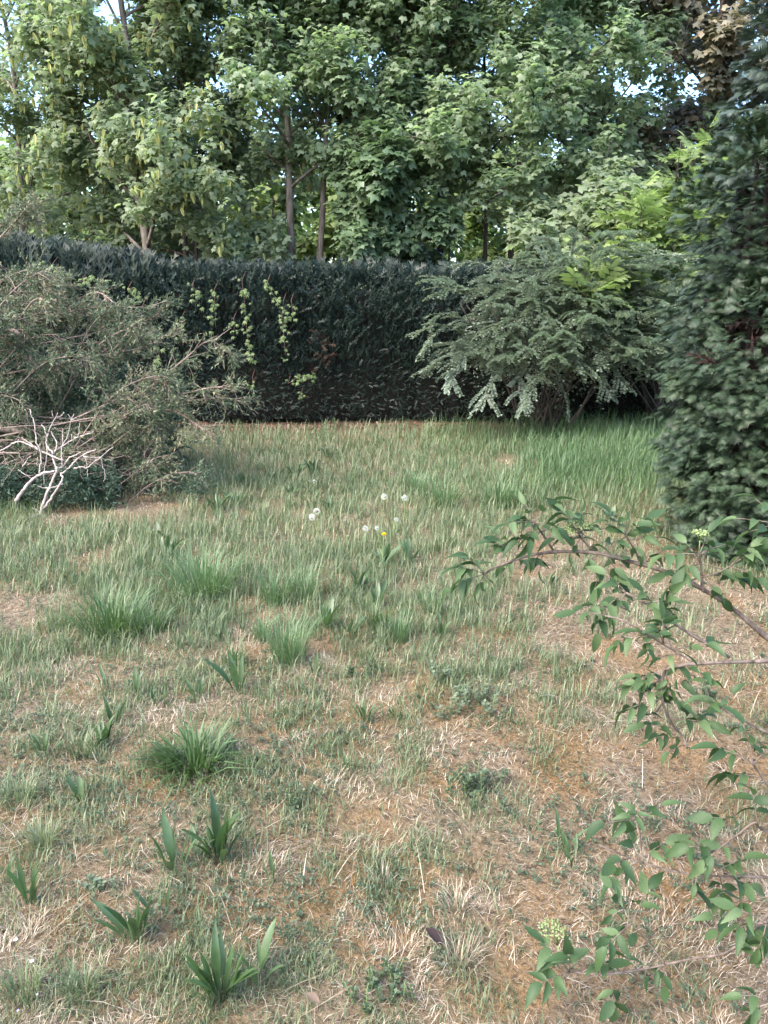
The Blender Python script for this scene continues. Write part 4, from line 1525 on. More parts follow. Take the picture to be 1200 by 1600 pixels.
# bleached dead branch
def make_dead():
    rg = np.random.default_rng(12)
    base = gnd(58, 818)
    root = thing('dead_branch', 'bleached bare forked branch leaning against the juniper', 'branch', base)
    Z = lambda x, y: (x / 6.0, 600 + y / 6.0)
    lines = [
        ([(300, 1330), (370, 1230), (420, 1080), (480, 930), (535, 800)], 9, 5.5),
        ([(410, 1170), (470, 1090), (530, 990), (590, 880), (570, 850), (640, 790), (700, 730), (770, 670), (830, 640), (910, 615)], 6.5, 2.6),
        ([(150, 1095), (210, 1010), (280, 920), (370, 855), (460, 825), (520, 815)], 9, 5),
        ([(535, 800), (505, 730), (500, 650), (560, 600), (640, 550), (740, 495), (830, 465), (880, 450)], 5, 2),
        ([(515, 790), (590, 780), (640, 700), (700, 670), (760, 640)], 5, 2.5),
        ([(505, 660), (530, 600), (525, 530), (480, 440)], 4, 2.2),
        ([(600, 720), (500, 680), (370, 620), (260, 565), (170, 540), (90, 580), (0, 630)], 4.5, 3),
        ([(500, 650), (450, 600), (435, 540), (460, 450), (500, 350), (545, 270)], 4.5, 1.8),
        ([(440, 560), (440, 700), (410, 800), (415, 940)], 3, 1.6),
        ([(365, 850), (385, 720), (375, 620), (340, 540), (325, 380), (295, 300), (278, 235)], 4, 1.8),
        ([(370, 610), (290, 560), (205, 500)], 3, 1.5),
        ([(585, 770), (575, 650), (585, 540), (590, 410)], 3.2, 1.6),
        ([(590, 570), (640, 470), (665, 350), (690, 285)], 3, 1.4),
        ([(665, 340), (640, 280)], 2, 1.2), ([(670, 340), (725, 310)], 2, 1.2),
        ([(520, 310), (575, 300), (600, 265)], 2.5, 1.4), ([(500, 310), (485, 255)], 2.4, 1.3),
        ([(735, 495), (748, 370)], 2.4, 1.2), ([(670, 525), (672, 470)], 2, 1.2),
        ([(690, 790), (760, 780), (820, 780), (900, 720), (960, 670), (1060, 590)], 3.6, 1.8),
        ([(900, 715), (870, 690)], 2, 1.2), ([(780, 675), (850, 685), (940, 690), (965, 760), (985, 860), (970, 920)], 2.6, 1.3),
        ([(800, 680), (815, 780), (820, 870)], 2.2, 1.2), ([(355, 960), (430, 975), (520, 965), (590, 935)], 3, 2),
        ([(300, 890), (240, 850), (170, 805)], 2.6, 1.4), ([(440, 540), (425, 440), (390, 380)], 2.5, 1.3),
        ([(210, 775), (260, 700), (295, 670)], 2.6, 1.5), ([(350, 770), (350, 690)], 2.2, 1.2), ([(170, 540), (175, 500)], 2, 1.2), ([(430, 1270), (370, 1200), (300, 1160)], 2.6, 1.6), ([(415, 1335), (365, 1290)], 3, 2),
    ]
    for k, (pts, w0, w1) in enumerate(lines):
        lean = [at(*Z(*p), 5.98 + 0.0009 * (1330 - p[1]) * (0.2 if k in (2, 24) else 0.26) + 0.02 * math.sin(k * 1.7 + i * 0.9)) for i, p in enumerate(pts)]
        lean[0][2] = max(lean[0][2], 0.01)
        n = 4 * len(pts)
        L = smooth_line(lean, n)
        L = L + rg.normal(0, 0.0025, L.shape)
        a = Acc()
        m = 6.2 / FPX / 2
        tube(a, L, np.linspace(w0, w1, n) * m * 0.66, 6)
        part(a, 'fork', M['dead'], root, base, True)
    # heap of dry brown twigs behind it
    hb = at(110, 775, 6.5)
    hb[2] = 0
    heap = thing('twig_heap', 'heap of dry brown twigs behind the bleached branch', 'twigs', hb)
    for k in range(120):
        p = at(rg.uniform(0, 175), rg.uniform(700, 775), rg.uniform(6.3, 6.8))
        p[2] = max(p[2], 0.03)
        a = Acc()
        az = rg.uniform(0, 6.28)
        tube(a, grow(p, (math.cos(az), math.sin(az) * 0.6, rg.normal(0, 0.35)), rg.uniform(0.12, 0.4), 6, (0, 0, -0.3), 0.15, rg), np.linspace(0.004, 0.0015, 6), 4)
        part(a, 'twig', M['twig'], heap, hb, True)


make_dead()


# ------------------------------------------------------------------ near elder boughs from the right
LFT = [t_leaflet(12, 0.21, 0.35, 0.40, 0.06), t_leaflet(12, 0.20, 0.45, 0.75, 0.06), t_leaflet(12, 0.23, 0.25, 0.15, 0.06, 0.2, 0.5), t_leaflet(12, 0.19, 0.6, 0.3, 0.06, -0.15, -0.5), t_leaflet(12, 0.22, 0.5, 0.55, 0.06, 0.0, 0.9)]
LFM = [make_mesh('leaflet', t[0], t[1], M['elderfg'], True) for t in LFT]


def make_near_elder():
    rg = np.random.default_rng(31)
    base = np.array([2.35, 2.3, 0.0])
    root = thing('elder_shrub', 'elder boughs with green leaflets reaching in from the right', 'shrub', base)

    def W(p, Y):
        return at(p[0], p[1], Y)
    # name, pixel line, (Y start, Y end), width px start/end, leaf sites: (px,py, screen angle deg (0 right, 90 up), leaf length px, leaflets)
    B = [
        ([(1330, 1095), (1200, 997), (1130, 940), (1050, 897), (980, 876), (930, 864), (870, 862), (820, 870), (775, 886), (757, 897)], (1.95, 2.05), 11, 4, [
            ((757, 897), 195, 80, 5), ((757, 897), 150, 65, 5), ((757, 897), 250, 45, 3), ((757, 897), 120, 60, 5), ((800, 876), 95, 60, 5), ((812, 872), 140, 60, 5), ((845, 866), 260, 40, 3), ((905, 864), 80, 55, 5), ((905, 864), 20, 60, 3),
            ((940, 866), 45, 75, 5), ((945, 868), 240, 70, 5), ((1000, 882), 60, 50, 3)]),
        ([(866, 862), (850, 838), (832, 812)], (2.02, 2.0), 5, 3, [((832, 812), 60, 55, 5), ((832, 812), 165, 60, 5), ((832, 812), 110, 40, 3), ((845, 832), 20, 55, 3), ((845, 832), 190, 60, 5)]),
        ([(930, 863), (912, 845), (900, 828)], (2.02, 2.0), 4, 3, [((900, 828), 130, 60, 5), ((900, 828), 30, 55, 3), ((912, 842), 160, 60, 3)]),
        ([(1003, 885), (992, 860), (975, 832)], (2.0, 1.98), 4, 3, [((975, 832), 40, 60, 5), ((975, 832), 130, 45, 3), ((980, 845), 20, 60, 3)]),
        ([(1098, 925), (1096, 895), (1092, 862)], (1.95, 1.93), 5, 3, [((1092, 862), 20, 80, 5), ((1092, 862), 165, 70, 5), ((1092, 862), 80, 50, 3), ((1094, 880), -10, 90, 5), ((1094, 880), 190, 70, 5), ((1096, 905), 10, 95, 5)]),
        ([(1075, 910), (1085, 905), (1120, 895), (1140, 885)], (1.95, 1.9), 3, 2, [((1140, 885), 20, 75, 5), ((1140, 885), -20, 70, 5)]),
        ([(1140, 1027), (1070, 985), (1030, 957), (1000, 938), (978, 926)], (1.85, 1.9), 6, 4, [((978, 926), 120, 55, 3), ((978, 926), 190, 60, 5), ((978, 926), 230, 45, 3), ((1025, 955), 60, 60, 5), ((1010, 945), 30, 55, 3)]),
        ([(985, 955), (960, 945), (940, 950)], (1.9, 1.9), 3, 2, [((940, 950), 250, 55, 3), ((940, 950), 150, 45, 3)]),
        ([(1330, 1030), (1200, 1033), (1110, 1036), (1050, 1042), (1036, 1058), (1035, 1095), (1048, 1128), (1066, 1150), (1072, 1165)], (1.75, 1.8), 8, 4, [
            ((1045, 1045), 200, 70, 5), ((1035, 1075), 20, 90, 5), ((1036, 1090), 190, 80, 5), ((1066, 1150), 60, 80, 5), ((1066, 1150), 150, 75, 5), ((1050, 1130), 30, 80, 5), ((1035, 1065), 160, 55, 5), ((1072, 1160), 200, 40, 3)]),
        ([(1085, 1035), (1050, 1015), (1010, 990), (975, 970), (945, 962)], (1.78, 1.82), 4, 3, [((1040, 1008), 80, 85, 5), ((1040, 1008), 150, 70, 5), ((1050, 1015), 30, 85, 5), ((1010, 990), 200, 65, 5), ((945, 962), 170, 60, 3), ((1060, 1020), 250, 55, 3)]),
        ([(1034, 1062), (1005, 1074), (972, 1072)], (1.8, 1.82), 4, 2, []),
        ([(1036, 1098), (1020, 1115), (985, 1118)], (1.8, 1.82), 3, 2, [((1000, 1115), 80, 45, 3)]),
        ([(1330, 1215), (1200, 1146), (1160, 1125), (1110, 1098), (1055, 1078)], (1.65, 1.7), 5, 3, [((1110, 1098), 100, 80, 5), ((1130, 1110), 140, 60, 3)]),
        ([(1290, 1330), (1210, 1240), (1172, 1187)], (1.55, 1.55), 5, 4, [((1172, 1187), 100, 85, 5), ((1172, 1187), 150, 80, 5), ((1172, 1187), 20, 90, 5), ((1172, 1187), 60, 60, 3), ((1190, 1215), 170, 70, 5)]),
        ([(1330, 1140), (1235, 850), (1215, 820)], (1.9, 1.9), 5, 3, [((1215, 820), 170, 80, 3), ((1215, 805), 120, 70, 3)]),
        ([(1340, 1340), (1200, 1300), (1180, 1285), (1150, 1306), (1110, 1333)], (1.5, 1.5), 6, 3, [((1180, 1288), 160, 90, 5), ((1180, 1288), 100, 80, 5), ((1150, 1306), 200, 90, 5), ((1195, 1300), 60, 80, 5), ((1120, 1328), 170, 70, 5), ((1190, 1300), 330, 60, 3)]),
        ([(1340, 1385), (1200, 1371), (1090, 1367), (1010, 1350), (935, 1320)], (1.5, 1.55), 6, 3, [
            ((1005, 1349), 100, 80, 5), ((1005, 1349), 60, 75, 5), ((1005, 1349), 200, 80, 5), ((1090, 1367), 130, 85, 5), ((1110, 1368), 60, 90, 5), ((1120, 1368), 300, 80, 5), ((995, 1345), 140, 75, 3), ((1170, 1370), 120, 70, 3), ((1080, 1366), 260, 45, 3)]),
        ([(1005, 1349), (1000, 1300), (1002, 1278)], (1.53, 1.53), 3, 2, [((1002, 1278), 40, 55, 3), ((1002, 1278), 175, 80, 3), ((1002, 1278), 130, 40, 3)]),
        ([(1340, 1300), (1205, 1425), (1140, 1485), (1080, 1498), (1000, 1515), (940, 1522), (890, 1518)], (1.42, 1.48), 7, 4, [
            ((890, 1518), 160, 85, 5), ((890, 1518), 90, 90, 5), ((890, 1518), 230, 60, 3), ((960, 1520), 110, 90, 5), ((960, 1520), 270, 75, 5), ((1040, 1505), 280, 50, 3), ((1140, 1485), 100, 90, 5), ((1140, 1485), 150, 80, 5), ((1140, 1485), 50, 80, 5), ((905, 1518), 60, 90, 5), ((980, 1518), 60, 60, 3)]),
        ([(1040, 1508), (1015, 1475), (985, 1440), (975, 1420)], (1.46, 1.46), 3, 2, [((985, 1440), 60, 85, 5), ((985, 1440), 190, 80, 5), ((975, 1420), 110, 50, 3), ((1005, 1462), 30, 85, 5)]),
        ([(1340, 1500), (1215, 1450), (1195, 1440)], (1.42, 1.42), 4, 3, [((1195, 1440), 190, 70, 5), ((1195, 1440), 140, 70, 5), ((1195, 1440), 250, 60, 3)]),
        ([(1340, 1540), (1220, 1555), (1195, 1560)], (1.38, 1.38), 4, 3, [((1195, 1560), 230, 70, 5), ((1195, 1560), 170, 60, 3)]),
    ]
    for pts, (Y0, Y1), w0, w1, sites in B:
        n = 5 * len(pts)
        L3 = [W(p, Y0 + (Y1 - Y0) * i / (len(pts) - 1) + 0.012 * math.sin(i * 2.1)) for i, p in enumerate(pts)]
        L = smooth_line(L3, n)
        if len(pts) > 3 and pts[0][0] > 1250:
            L = np.concatenate([smooth_line([base, (base * 0.4 + L[0] * 0.6) + np.array([0, 0, 0.15]), L[0]], 8)[:-1], L])
        a = Acc()
        d0 = pxm(Y0, 0.6)
        wid = np.linspace(w0, w1, len(L)) * d0 / 2 * 0.8
        nd = 1 + 0.35 * np.exp(-((np.arange(len(L)) % 9) - 4.0) ** 2 / 0.8)
        tube(a, L, wid * nd, 8)
        leaflets = []
        more = [(st, an + rg.choice([-1, 1]) * rg.uniform(40, 75), lp * rg.uniform(0.6, 0.95), nf) for (st, an, lp, nf) in sites if rg.uniform() < (0.8 if Y0 > 1.6 else 0.25)]
        if Y0 < 1.6:
            sites = [t for i_, t in enumerate(sites) if i_ % 4 != 3]
        for (site, ang, lpx, nlf) in sites + more:
            tt = Y1 if site == pts[-1] else (Y0 + Y1) / 2
            q = W(site, tt)
            # nearest point on the bough
            q = L[int(np.argmin(np.sum((L - q) ** 2, axis=1)))] if min(np.sum((L - q) ** 2, axis=1)) < 0.003 else q
            th = math.radians(ang + rg.uniform(-8, 8))
            # screen direction to space: right is +x, up is the picture's up
            up_ = np.array([0, SP, CP])
            dirn = np.array([math.cos(th), 0, 0]) + up_ * math.sin(th) + np.array([0, rg.normal(0, 0.35), 0])
            dirn = nrm(dirn)
            rl = lpx * pxm(tt, 0.6) * 1.0
            rach = grow(q, dirn, rl * 0.72, 7, (0, 0, -0.35), 0.03, rg)
            tube(a, rach, np.linspace(0.0016, 0.0010, 7), 5)
            sd = nrm(np.cross(dirn, np.array([0, 0.25, 1.0])))
            ll = np.clip(rl * 0.60, 0.034, 0.060)
            tg = nrm(rach[-1] - rach[-2])
            leaflets.append((rach[-1], tg + np.array([0, 0, -0.15]), ll))
            prs = [(0.62, 0.95)] if nlf == 3 else [(0.85, 0.95), (0.5, 0.85)]
            for f, s in prs:
                p = rach[int(f * 6)]
                for sg in (-1, 1):
                    leaflets.append((p, nrm(sd * sg * 1.0 + tg * 0.55 + rg.normal(0, 0.22, 3) + np.array([0, 0, -0.12])), ll * s * rg.uniform(0.8, 1.05)))
        bo = part(a, 'bough', M['elderbark'], root, base, True)
        for p, d, s in leaflets:
            nn = np.array([rg.normal(0, 0.55), -0.2 + rg.normal(0, 0.5), 1.0])
            R = frames(np.array(d)[None], nn[None])[0]
            inst('leaflet', LFM[rg.integers(0, 5)], bo, base, p, R, s)
    # flower bud heads
    ico = np.array([(1, 0, 0), (-1, 0, 0), (0, 1, 0), (0, -1, 0), (0, 0, 1), (0, 0, -1)], float)
    icf = np.array([(0, 2, 4), (2, 1, 4), (1, 3, 4), (3, 0, 4), (2, 0, 5), (1, 2, 5), (3, 1, 5), (0, 3, 5)])
    for px, py, Y, rpx, foot in ((862, 1452, 1.47, 24, (885, 1515)), (905, 822, 2.0, 20, (903, 832)), (885, 830, 2.0, 16, (903, 832)), (1095, 833, 1.93, 12, (1092, 862))):
        c = at(px, py, Y)
        f = at(foot[0], foot[1], Y)
        r = rpx * pxm(Y, 0.6)
        a = Acc()
        m = 90
        th, rr = rg.uniform(0, 6.28, m), np.sqrt(rg.uniform(0, 1, m)) * r
        P = c + np.stack([np.cos(th) * rr, np.sin(th) * rr, 0.25 * r * (1 - (rr / r) ** 2) + rg.normal(0, 0.002, m)], -1)
        scatter(a, (ico, icf), P, np.broadcast_to(np.eye(3), (m, 3, 3)), rg.uniform(0.0022, 0.0038, m))
        st = part(a, 'flower_head', M['corymb'], root, base)
        a = Acc()
        hub = c * 0.6 + f * 0.4
        tube(a, np.array([f, hub]), 0.0016, 5)
        for k in range(0, m, 8):
            tube(a, np.array([hub, P[k]]), 0.0008, 3)
        part(a, 'flower_stalk', M['greenstem'], st, base)


make_near_elder()

# ------------------------------------------------------------------ plants in the lawn
def t_lance(w, fold, droop, twist=0.0, tipcurl=0.0):
    V, F = [], []
    n = 9
    for i in range(n + 1):
        t = i / n
        ww = w * (0.16 + 0.84 * math.sin(math.pi * min(1.0, max(0.0, (t - 0.12) / 0.88)) ** 1.15) ** 1.1) if t < 1 else 0.0
        z = -droop * t ** 2.2 - tipcurl * max(0, t - 0.7) ** 2
        for sx in (-1, 0, 1):
            V.append((sx * ww * math.cos(twist * t), t, z + abs(sx) * ww * fold + sx * ww * math.sin(twist * t)))
    for i in range(n):
        for j in (0, 1):
            a = 3 * i + j
            F += [(a, a + 1, a + 4), (a, a + 4, a + 3)]
    return tmpl(V, F)


PL = [t_lance(0.062, 0.5, 0.10), t_lance(0.07, 0.4, 0.30), t_lance(0.055, 0.7, 0.05, 0.7), t_lance(0.075, 0.3, 0.42), t_lance(0.06, 0.5, 0.15, -0.6, 1.6), t_lance(0.05, 0.8, 0.22, 1.1)]
PLM = [make_mesh('leaf', t[0], t[1], M['plantain'], True) for t in PL]


def plantain(px, py, hpx, n, label, seed, spread=0.3, group='plantain rosettes in the lawn', wide=1.0):
    rg = np.random.default_rng(seed)
    b = gnd(px, py)
    h = hpx * pxm(b[1], 0.05) * 1.15
    root = thing('plantain', label, 'weed', b, group)
    for k in range(n):
        az = rg.uniform(0, 6.28)
        el = spread * rg.uniform(0.1, 1.5)
        d = np.array([math.cos(az) * el, math.sin(az) * el, 1])
        # broad side more or less towards the light
        R = frames(d[None], np.array([[math.cos(az) * -1.0 + rg.normal(0, 0.4), math.sin(az) * -1.0 - 0.4, 0.4]]))[0].copy()
        R[:, 0] *= wide * rg.uniform(0.8, 1.3)
        p = b + np.array([math.cos(az), math.sin(az), 0]) * rg.uniform(0, 0.028) - np.array([0, 0, 0.005])
        inst('leaf', PLM[rg.integers(0, 6)], root, b, p, R, h * rg.uniform(0.55, 1.05))
    return root


PLANT = [
    (343, 1345, 92, 9, 'large upright plantain with broad leaves in the left foreground'),
    (276, 1362, 75, 5, 'narrow plantain left of the large upright one'),
    (310, 1345, 50, 4, 'small plantain wedged between two bigger ones'),
    (211, 1475, 72, 9, 'dense plantain clump with short leaves near the lower left'),
    (250, 1440, 45, 4, 'small curled plantain right behind the dense clump'),
    (346, 1560, 105, 9, 'plantain with long leaves at the bottom edge'),
    (405, 1535, 85, 4, 'thin plantain right of the bottom edge one'),
    (427, 1372, 50, 3, 'two leaved plantain right of the large upright one'),
    (46, 1418, 68, 4, 'plantain with one broad leaf at the left edge'),
    (4, 1400, 60, 3, 'plantain leaf cut by the left picture edge'),
    (160, 1168, 52, 8, 'plantain clump left of the round green tussock'),
    (180, 1135, 45, 4, 'plantain leaves rising behind the clump left of the tussock'),
    (168, 1080, 38, 3, 'upright plantain leaf above the left clump'),
    (70, 1185, 38, 6, 'bluish plantain far left of the round tussock'),
    (130, 1260, 50, 6, 'grassy plantain below the far left ones'),
    (306, 1093, 36, 6, 'short plantain directly behind the round tussock'),
    (250, 1105, 34, 4, 'small plantain up left of the round tussock'),
    (374, 1080, 62, 4, 'tall narrow plantain right behind the round tussock'),
    (215, 1090, 45, 3, 'thin pair of plantain leaves in the dry patch'),
    (570, 1128, 40, 6, 'plantain in the middle of the dry lawn'),
    (618, 1122, 26, 6, 'flat rosette right of the middle plantain'),
    (690, 1003, 42, 4, 'forked plantain standing alone right of centre'),
    (495, 1058, 36, 3, 'single leaved plantain left of centre'),
    (470, 1240, 26, 2, 'lone thin leaf in the brown moss'),
    (540, 1208, 26, 3, 'bluish leaf pair in the brown moss'),
    (876, 1316, 52, 3, 'curled plantain leaf near the lower elder bough'),
    (895, 1344, 34, 6, 'dark rosette beside the curled leaf'),
    (858, 918, 28, 5, 'small plantain below the elder bough tip'),
    (924, 975, 25, 3, 'thin plantain in the pale straw on the right'),
    (350, 965, 24, 5, 'small dark plantain above the tall narrow one'),
    (345, 1000, 24, 4, 'small dark plantain just below another small one'),
    (590, 950, 42, 6, 'plantain tuft in front of the dandelions'),
    (510, 985, 45, 7, 'leafy plantain between the grass tufts'),
    (545, 1000, 46, 3, 'upright plantain right of the leafy one'),
    (560, 925, 42, 8, 'broad leaved weed below the yellow dandelion'),
    (600, 880, 40, 8, 'broad leaves clustered right of the yellow dandelion'),
    (640, 880, 40, 5, 'upright broad leaves at the right end of the dandelion patch'),
    (252, 848, 28, 6, 'plantain tuft behind the big green grass clump'),
    (262, 870, 40, 7, 'pale leaved weed at the back of the grass clump'),
    (340, 800, 34, 9, 'dark leafy weed in the far left lawn'),
    (372, 790, 28, 7, 'dark weed right of the leafy one on the far lawn'),
    (385, 760, 24, 7, 'small dark weed on the far lawn by the juniper'),
    (420, 750, 22, 6, 'small weed in the middle of the far lawn'),
    (462, 745, 24, 8, 'leafy weed patch on the far lawn, left part'),
    (490, 742, 26, 8, 'leafy weed patch on the far lawn, right part'),
    (455, 775, 22, 6, 'low weed left of the white dandelion pair'),
    (515, 800, 30, 7, 'leafy weed right of the white dandelion pair'),
    (510, 712, 18, 6, 'tiny weed near the hedge foot'),
    (955, 815, 30, 4, 'narrow weed in front of the tall grass'),
    (985, 835, 26, 3, 'thin weed right of the narrow one by the tall grass'),
    (170, 835, 26, 4, 'dark leaf tuft near the juniper foot'),
    (120, 850, 24, 4, 'thin leaf tuft left of the dark one near the juniper'),
]
for k, (px, py, h, n, lab) in enumerate(PLANT):
    plantain(px, py, h, int(n * 1.6), lab, 900 + k, spread=0.22 if py > 1000 else 0.4, wide=1.0 if py > 1000 else 1.3)


def tussock(px, py, wpx, hpx, n, label, seed, mat='tuss', bw=0.004, lean=0.5):
    rg = np.random.default_rng(seed)
    b = gnd(px, py)
    m = pxm(b[1], 0.05)
    a = Acc()
    r = wpx * m * 0.30
    th, rr = rg.uniform(0, 6.28, n), np.sqrt(rg.uniform(0, 1, n)) * r
    x, y = b[0] + np.cos(th) * rr, b[1] + np.sin(th) * rr
    h = hpx * m * rg.uniform(0.55, 1.2, n)
    el = np.clip(1.5 - lean * rr / r * rg.uniform(0.4, 1.3, n), 0.3, 1.55)
    blades(a, x, y, h, rg.uniform(0.6, 1.2, n) * bw, el, th + rg.normal(0, 0.6, n), rg.uniform(0.2, 1.0, n))
    o = a.obj('grass_tussock', M[mat], origin=b)
    o.location = b
    tag(o, label, 'grass tussock', 'grass tussocks in the lawn')
    return o


TUS = [
    (308, 1200, 115, 82, 260, 'round bright green tussock of narrow leaves in the left foreground', 'tuss', 0.0075, 1.0),
    (262, 1198, 60, 45, 90, 'low dark side tuft left of the round tussock', 'cover', 0.006, 1.0),
    (180, 985, 150, 85, 330, 'wide clump of long bright grass in the left middle', 'tuss', 0.006, 0.8),
    (238, 985, 60, 60, 90, 'small grass tuft at the right foot of the wide clump', 'tall', 0.006, 0.6),
    (318, 925, 150, 95, 320, 'tall pale grass clump right of the wide one', 'tall', 0.006, 0.8),
    (452, 1035, 75, 95, 130, 'tall bluish grass tuft left of centre', 'tall', 0.0048, 0.35),
    (432, 945, 50, 70, 80, 'grass tuft behind the bluish one', 'tall', 0.006, 0.4),
    (478, 940, 60, 75, 100, 'upright grass tuft left of the dandelion leaves', 'tall', 0.005, 0.4),
    (590, 985, 50, 55, 80, 'yellowish green grass tuft in the middle', 'tuss', 0.005, 0.4),
    (625, 1005, 45, 60, 70, 'thin grass tuft right of the yellowish one', 'tall', 0.0045, 0.35),
    (672, 960, 40, 45, 50, 'short grass tuft above the forked plantain', 'tall', 0.005, 0.4),
    (365, 1040, 45, 60, 60, 'narrow upright grass tuft above the tall plantain', 'tall', 0.0045, 0.3),
    (410, 1000, 45, 55, 60, 'sparse grass tuft left of the bluish one', 'tall', 0.0045, 0.4),
    (130, 1180, 60, 45, 80, 'faded grass tuft at the far left', 'blade', 0.004, 0.5),
    (30, 1260, 80, 55, 130, 'fine grass tuft at the left edge', 'blade', 0.0028, 0.5),
    (70, 1330, 60, 60, 90, 'fine grass tuft below the left edge one', 'blade', 0.0026, 0.5),
    (40, 1560, 80, 70, 110, 'fine grass in the lower left corner', 'blade', 0.0026, 0.5),
    (130, 1560, 60, 60, 90, 'fine grass right of the lower left corner', 'blade', 0.0026, 0.5),
    (345, 1560, 70, 60, 110, 'grass at the foot of the bottom plantain', 'blade', 0.0024, 0.5),
    (715, 1420, 60, 50, 80, 'pale straw tuft in the right foreground', 'straw', 0.0022, 1.0),
    (720, 1500, 90, 55, 120, 'grey dry tuft below the pale straw one', 'straw', 0.0022, 1.1),
    (600, 1380, 60, 40, 80, 'bleached straw tuft in the foreground middle', 'straw', 0.0022, 1.1),
    (780, 790, 90, 55, 160, 'dark green grass clump in front of the tall grass', 'tall', 0.008, 0.6),
    (690, 790, 70, 60, 130, 'dense grass clump above the elder bough tip', 'tall', 0.008, 0.5),
    (650, 770, 50, 50, 80, 'grass clump right of the far dandelions', 'tall', 0.008, 0.5),
]
for k, (px, py, w, h, n, lab, mt, bw, ln) in enumerate(TUS):
    tussock(px, py, w, h, n, lab, 1200 + k, mt, bw, ln)


def dandelion(px, py, foot_py, label, yellow=False, seed=0, r=0.024, fluff=1.0):
    rg = np.random.default_rng(seed)
    b = gnd(px + rg.uniform(-6, 6), foot_py)
    top = at(px, py, b[1])
    root = thing('dandelion', label, 'flower', b, 'dandelions')
    a = Acc()
    tube(a, smooth_line([b, (b + top) / 2 + rg.normal(0, 0.006, 3), top - np.array([0, 0, r * 0.3])], 6), 0.0032, 5)
    part(a, 'stem', M['greenstem'], root, b, True)
    a = Acc()
    if yellow:
        n = 60
        th = rg.uniform(0, 6.28, n)
        e = rg.uniform(0.1, 1.2, n)
        d = np.stack([np.cos(th) * np.cos(e), np.sin(th) * np.cos(e), np.sin(e)], -1)
        scatter(a, T_SMALL, np.broadcast_to(top, (n, 3)), frames(d, np.array([[0, 0, 1.0]]) + rg.normal(0, 0.3, (n, 3))), np.full(n, r * 0.85))
        part(a, 'flower_head', M['yellow'], root, b)
    else:
        n = 110
        d = nrm(rg.normal(0, 1, (n, 3)))
        if fluff < 1:
            d = d[d[:, 2] > -0.1]
            n = len(d)
        star = []
        for k in range(6):
            t = k * math.pi / 3
            star.append((math.cos(t), 0, math.sin(t)))
        V = [(0, -0.2, 0)] + [(x * 0.32, 0.02, z * 0.32) for x, _, z in star]
        F = [(0, 1 + k, 1 + (k + 1) % 6) for k in range(0, 6, 2)]
        T = tmpl(V, F)
        scatter(a, T, top + d * r * 0.9, frames(d, rg.normal(0, 1, (n, 3))), np.full(n, r * 0.6))
        h = part(a, 'seed_head', M['fluff'], root, b)
        a = Acc()
        tube(a, np.array([top - [0, 0, r * 0.25], top, top + [0, 0, r * 0.25]]), np.array([0.003, 0.006, 0.003]), 6)
        part(a, 'seed_core', M['redstem'], h, b)


DAN = [
    (600, 776, 812, 'white dandelion clock, left of the far pair', False, 0.027), (632, 778, 830, 'white dandelion clock, rightmost of the far pair', False, 0.025),
    (488, 808, 850, 'white dandelion clock, lower left of the left pair', False, 0.027), (495, 799, 842, 'white dandelion clock, upper right of the left pair', False, 0.026),
    (571, 826, 860, 'white dandelion clock left of the yellow flower', False, 0.021), (589, 825, 858, 'small white dandelion clock just above the yellow flower', False, 0.018),
    (619, 812, 840, 'half hidden dandelion clock below the far pair', False, 0.018), (491, 752, 775, 'tiny far dandelion clock above the left pair', False, 0.017),
    (600, 836, 885, 'yellow dandelion flower in the middle of the lawn', True, 0.022),
]
for k, (px, py, fy, lab, yl, r) in enumerate(DAN):
    dandelion(px, py, fy, lab, yl, 1500 + k, r)

# tiny daisies and speedwell near the lower left corner
for k, (px, py, lab, mt, r) in enumerate(((26, 1474, 'small white daisy near the left edge', 'petal', 0.006), (51, 1508, 'small white daisy lower of the two', 'petal', 0.006),
                                          (30, 1588, 'tiny blue speedwell flower in the lower left corner', 'bluepetal', 0.005), (60, 1562, 'tiny blue speedwell flower above the corner one', 'bluepetal', 0.005),
                                          (232, 1313, 'tiny blue speedwell flower by the plantains', 'bluepetal', 0.005))):
    rg = np.random.default_rng(1600 + k)
    b = gnd(px, py + 14)
    root = thing('daisy' if mt == 'petal' else 'speedwell', lab, 'flower', b)
    top = b + np.array([0.004, -0.003, 0.035])
    a = Acc()
    tube(a, np.array([b, (b + top) / 2 + [0.002, 0, 0], top]), 0.0009, 4)
    part(a, 'stem', M['greenstem'], root, b)
    n = 16 if mt == 'petal' else 4
    for q in range(n):
        t = q * 2 * math.pi / n
        R = frames(np.array([[math.cos(t), math.sin(t), 0.25]]), np.array([[0, 0, 1.0]]))[0]
        inst('petal', leaf_mesh(T_SMALL, M[mt]), root, b, top, R, r)
    a = Acc()
    tube(a, np.array([top - [0, 0, 0.001], top + [0, 0, 0.002]]), np.array([0.0025, 0.0015]), 6)
    part(a, 'flower_centre', M['yellow'], root, b)


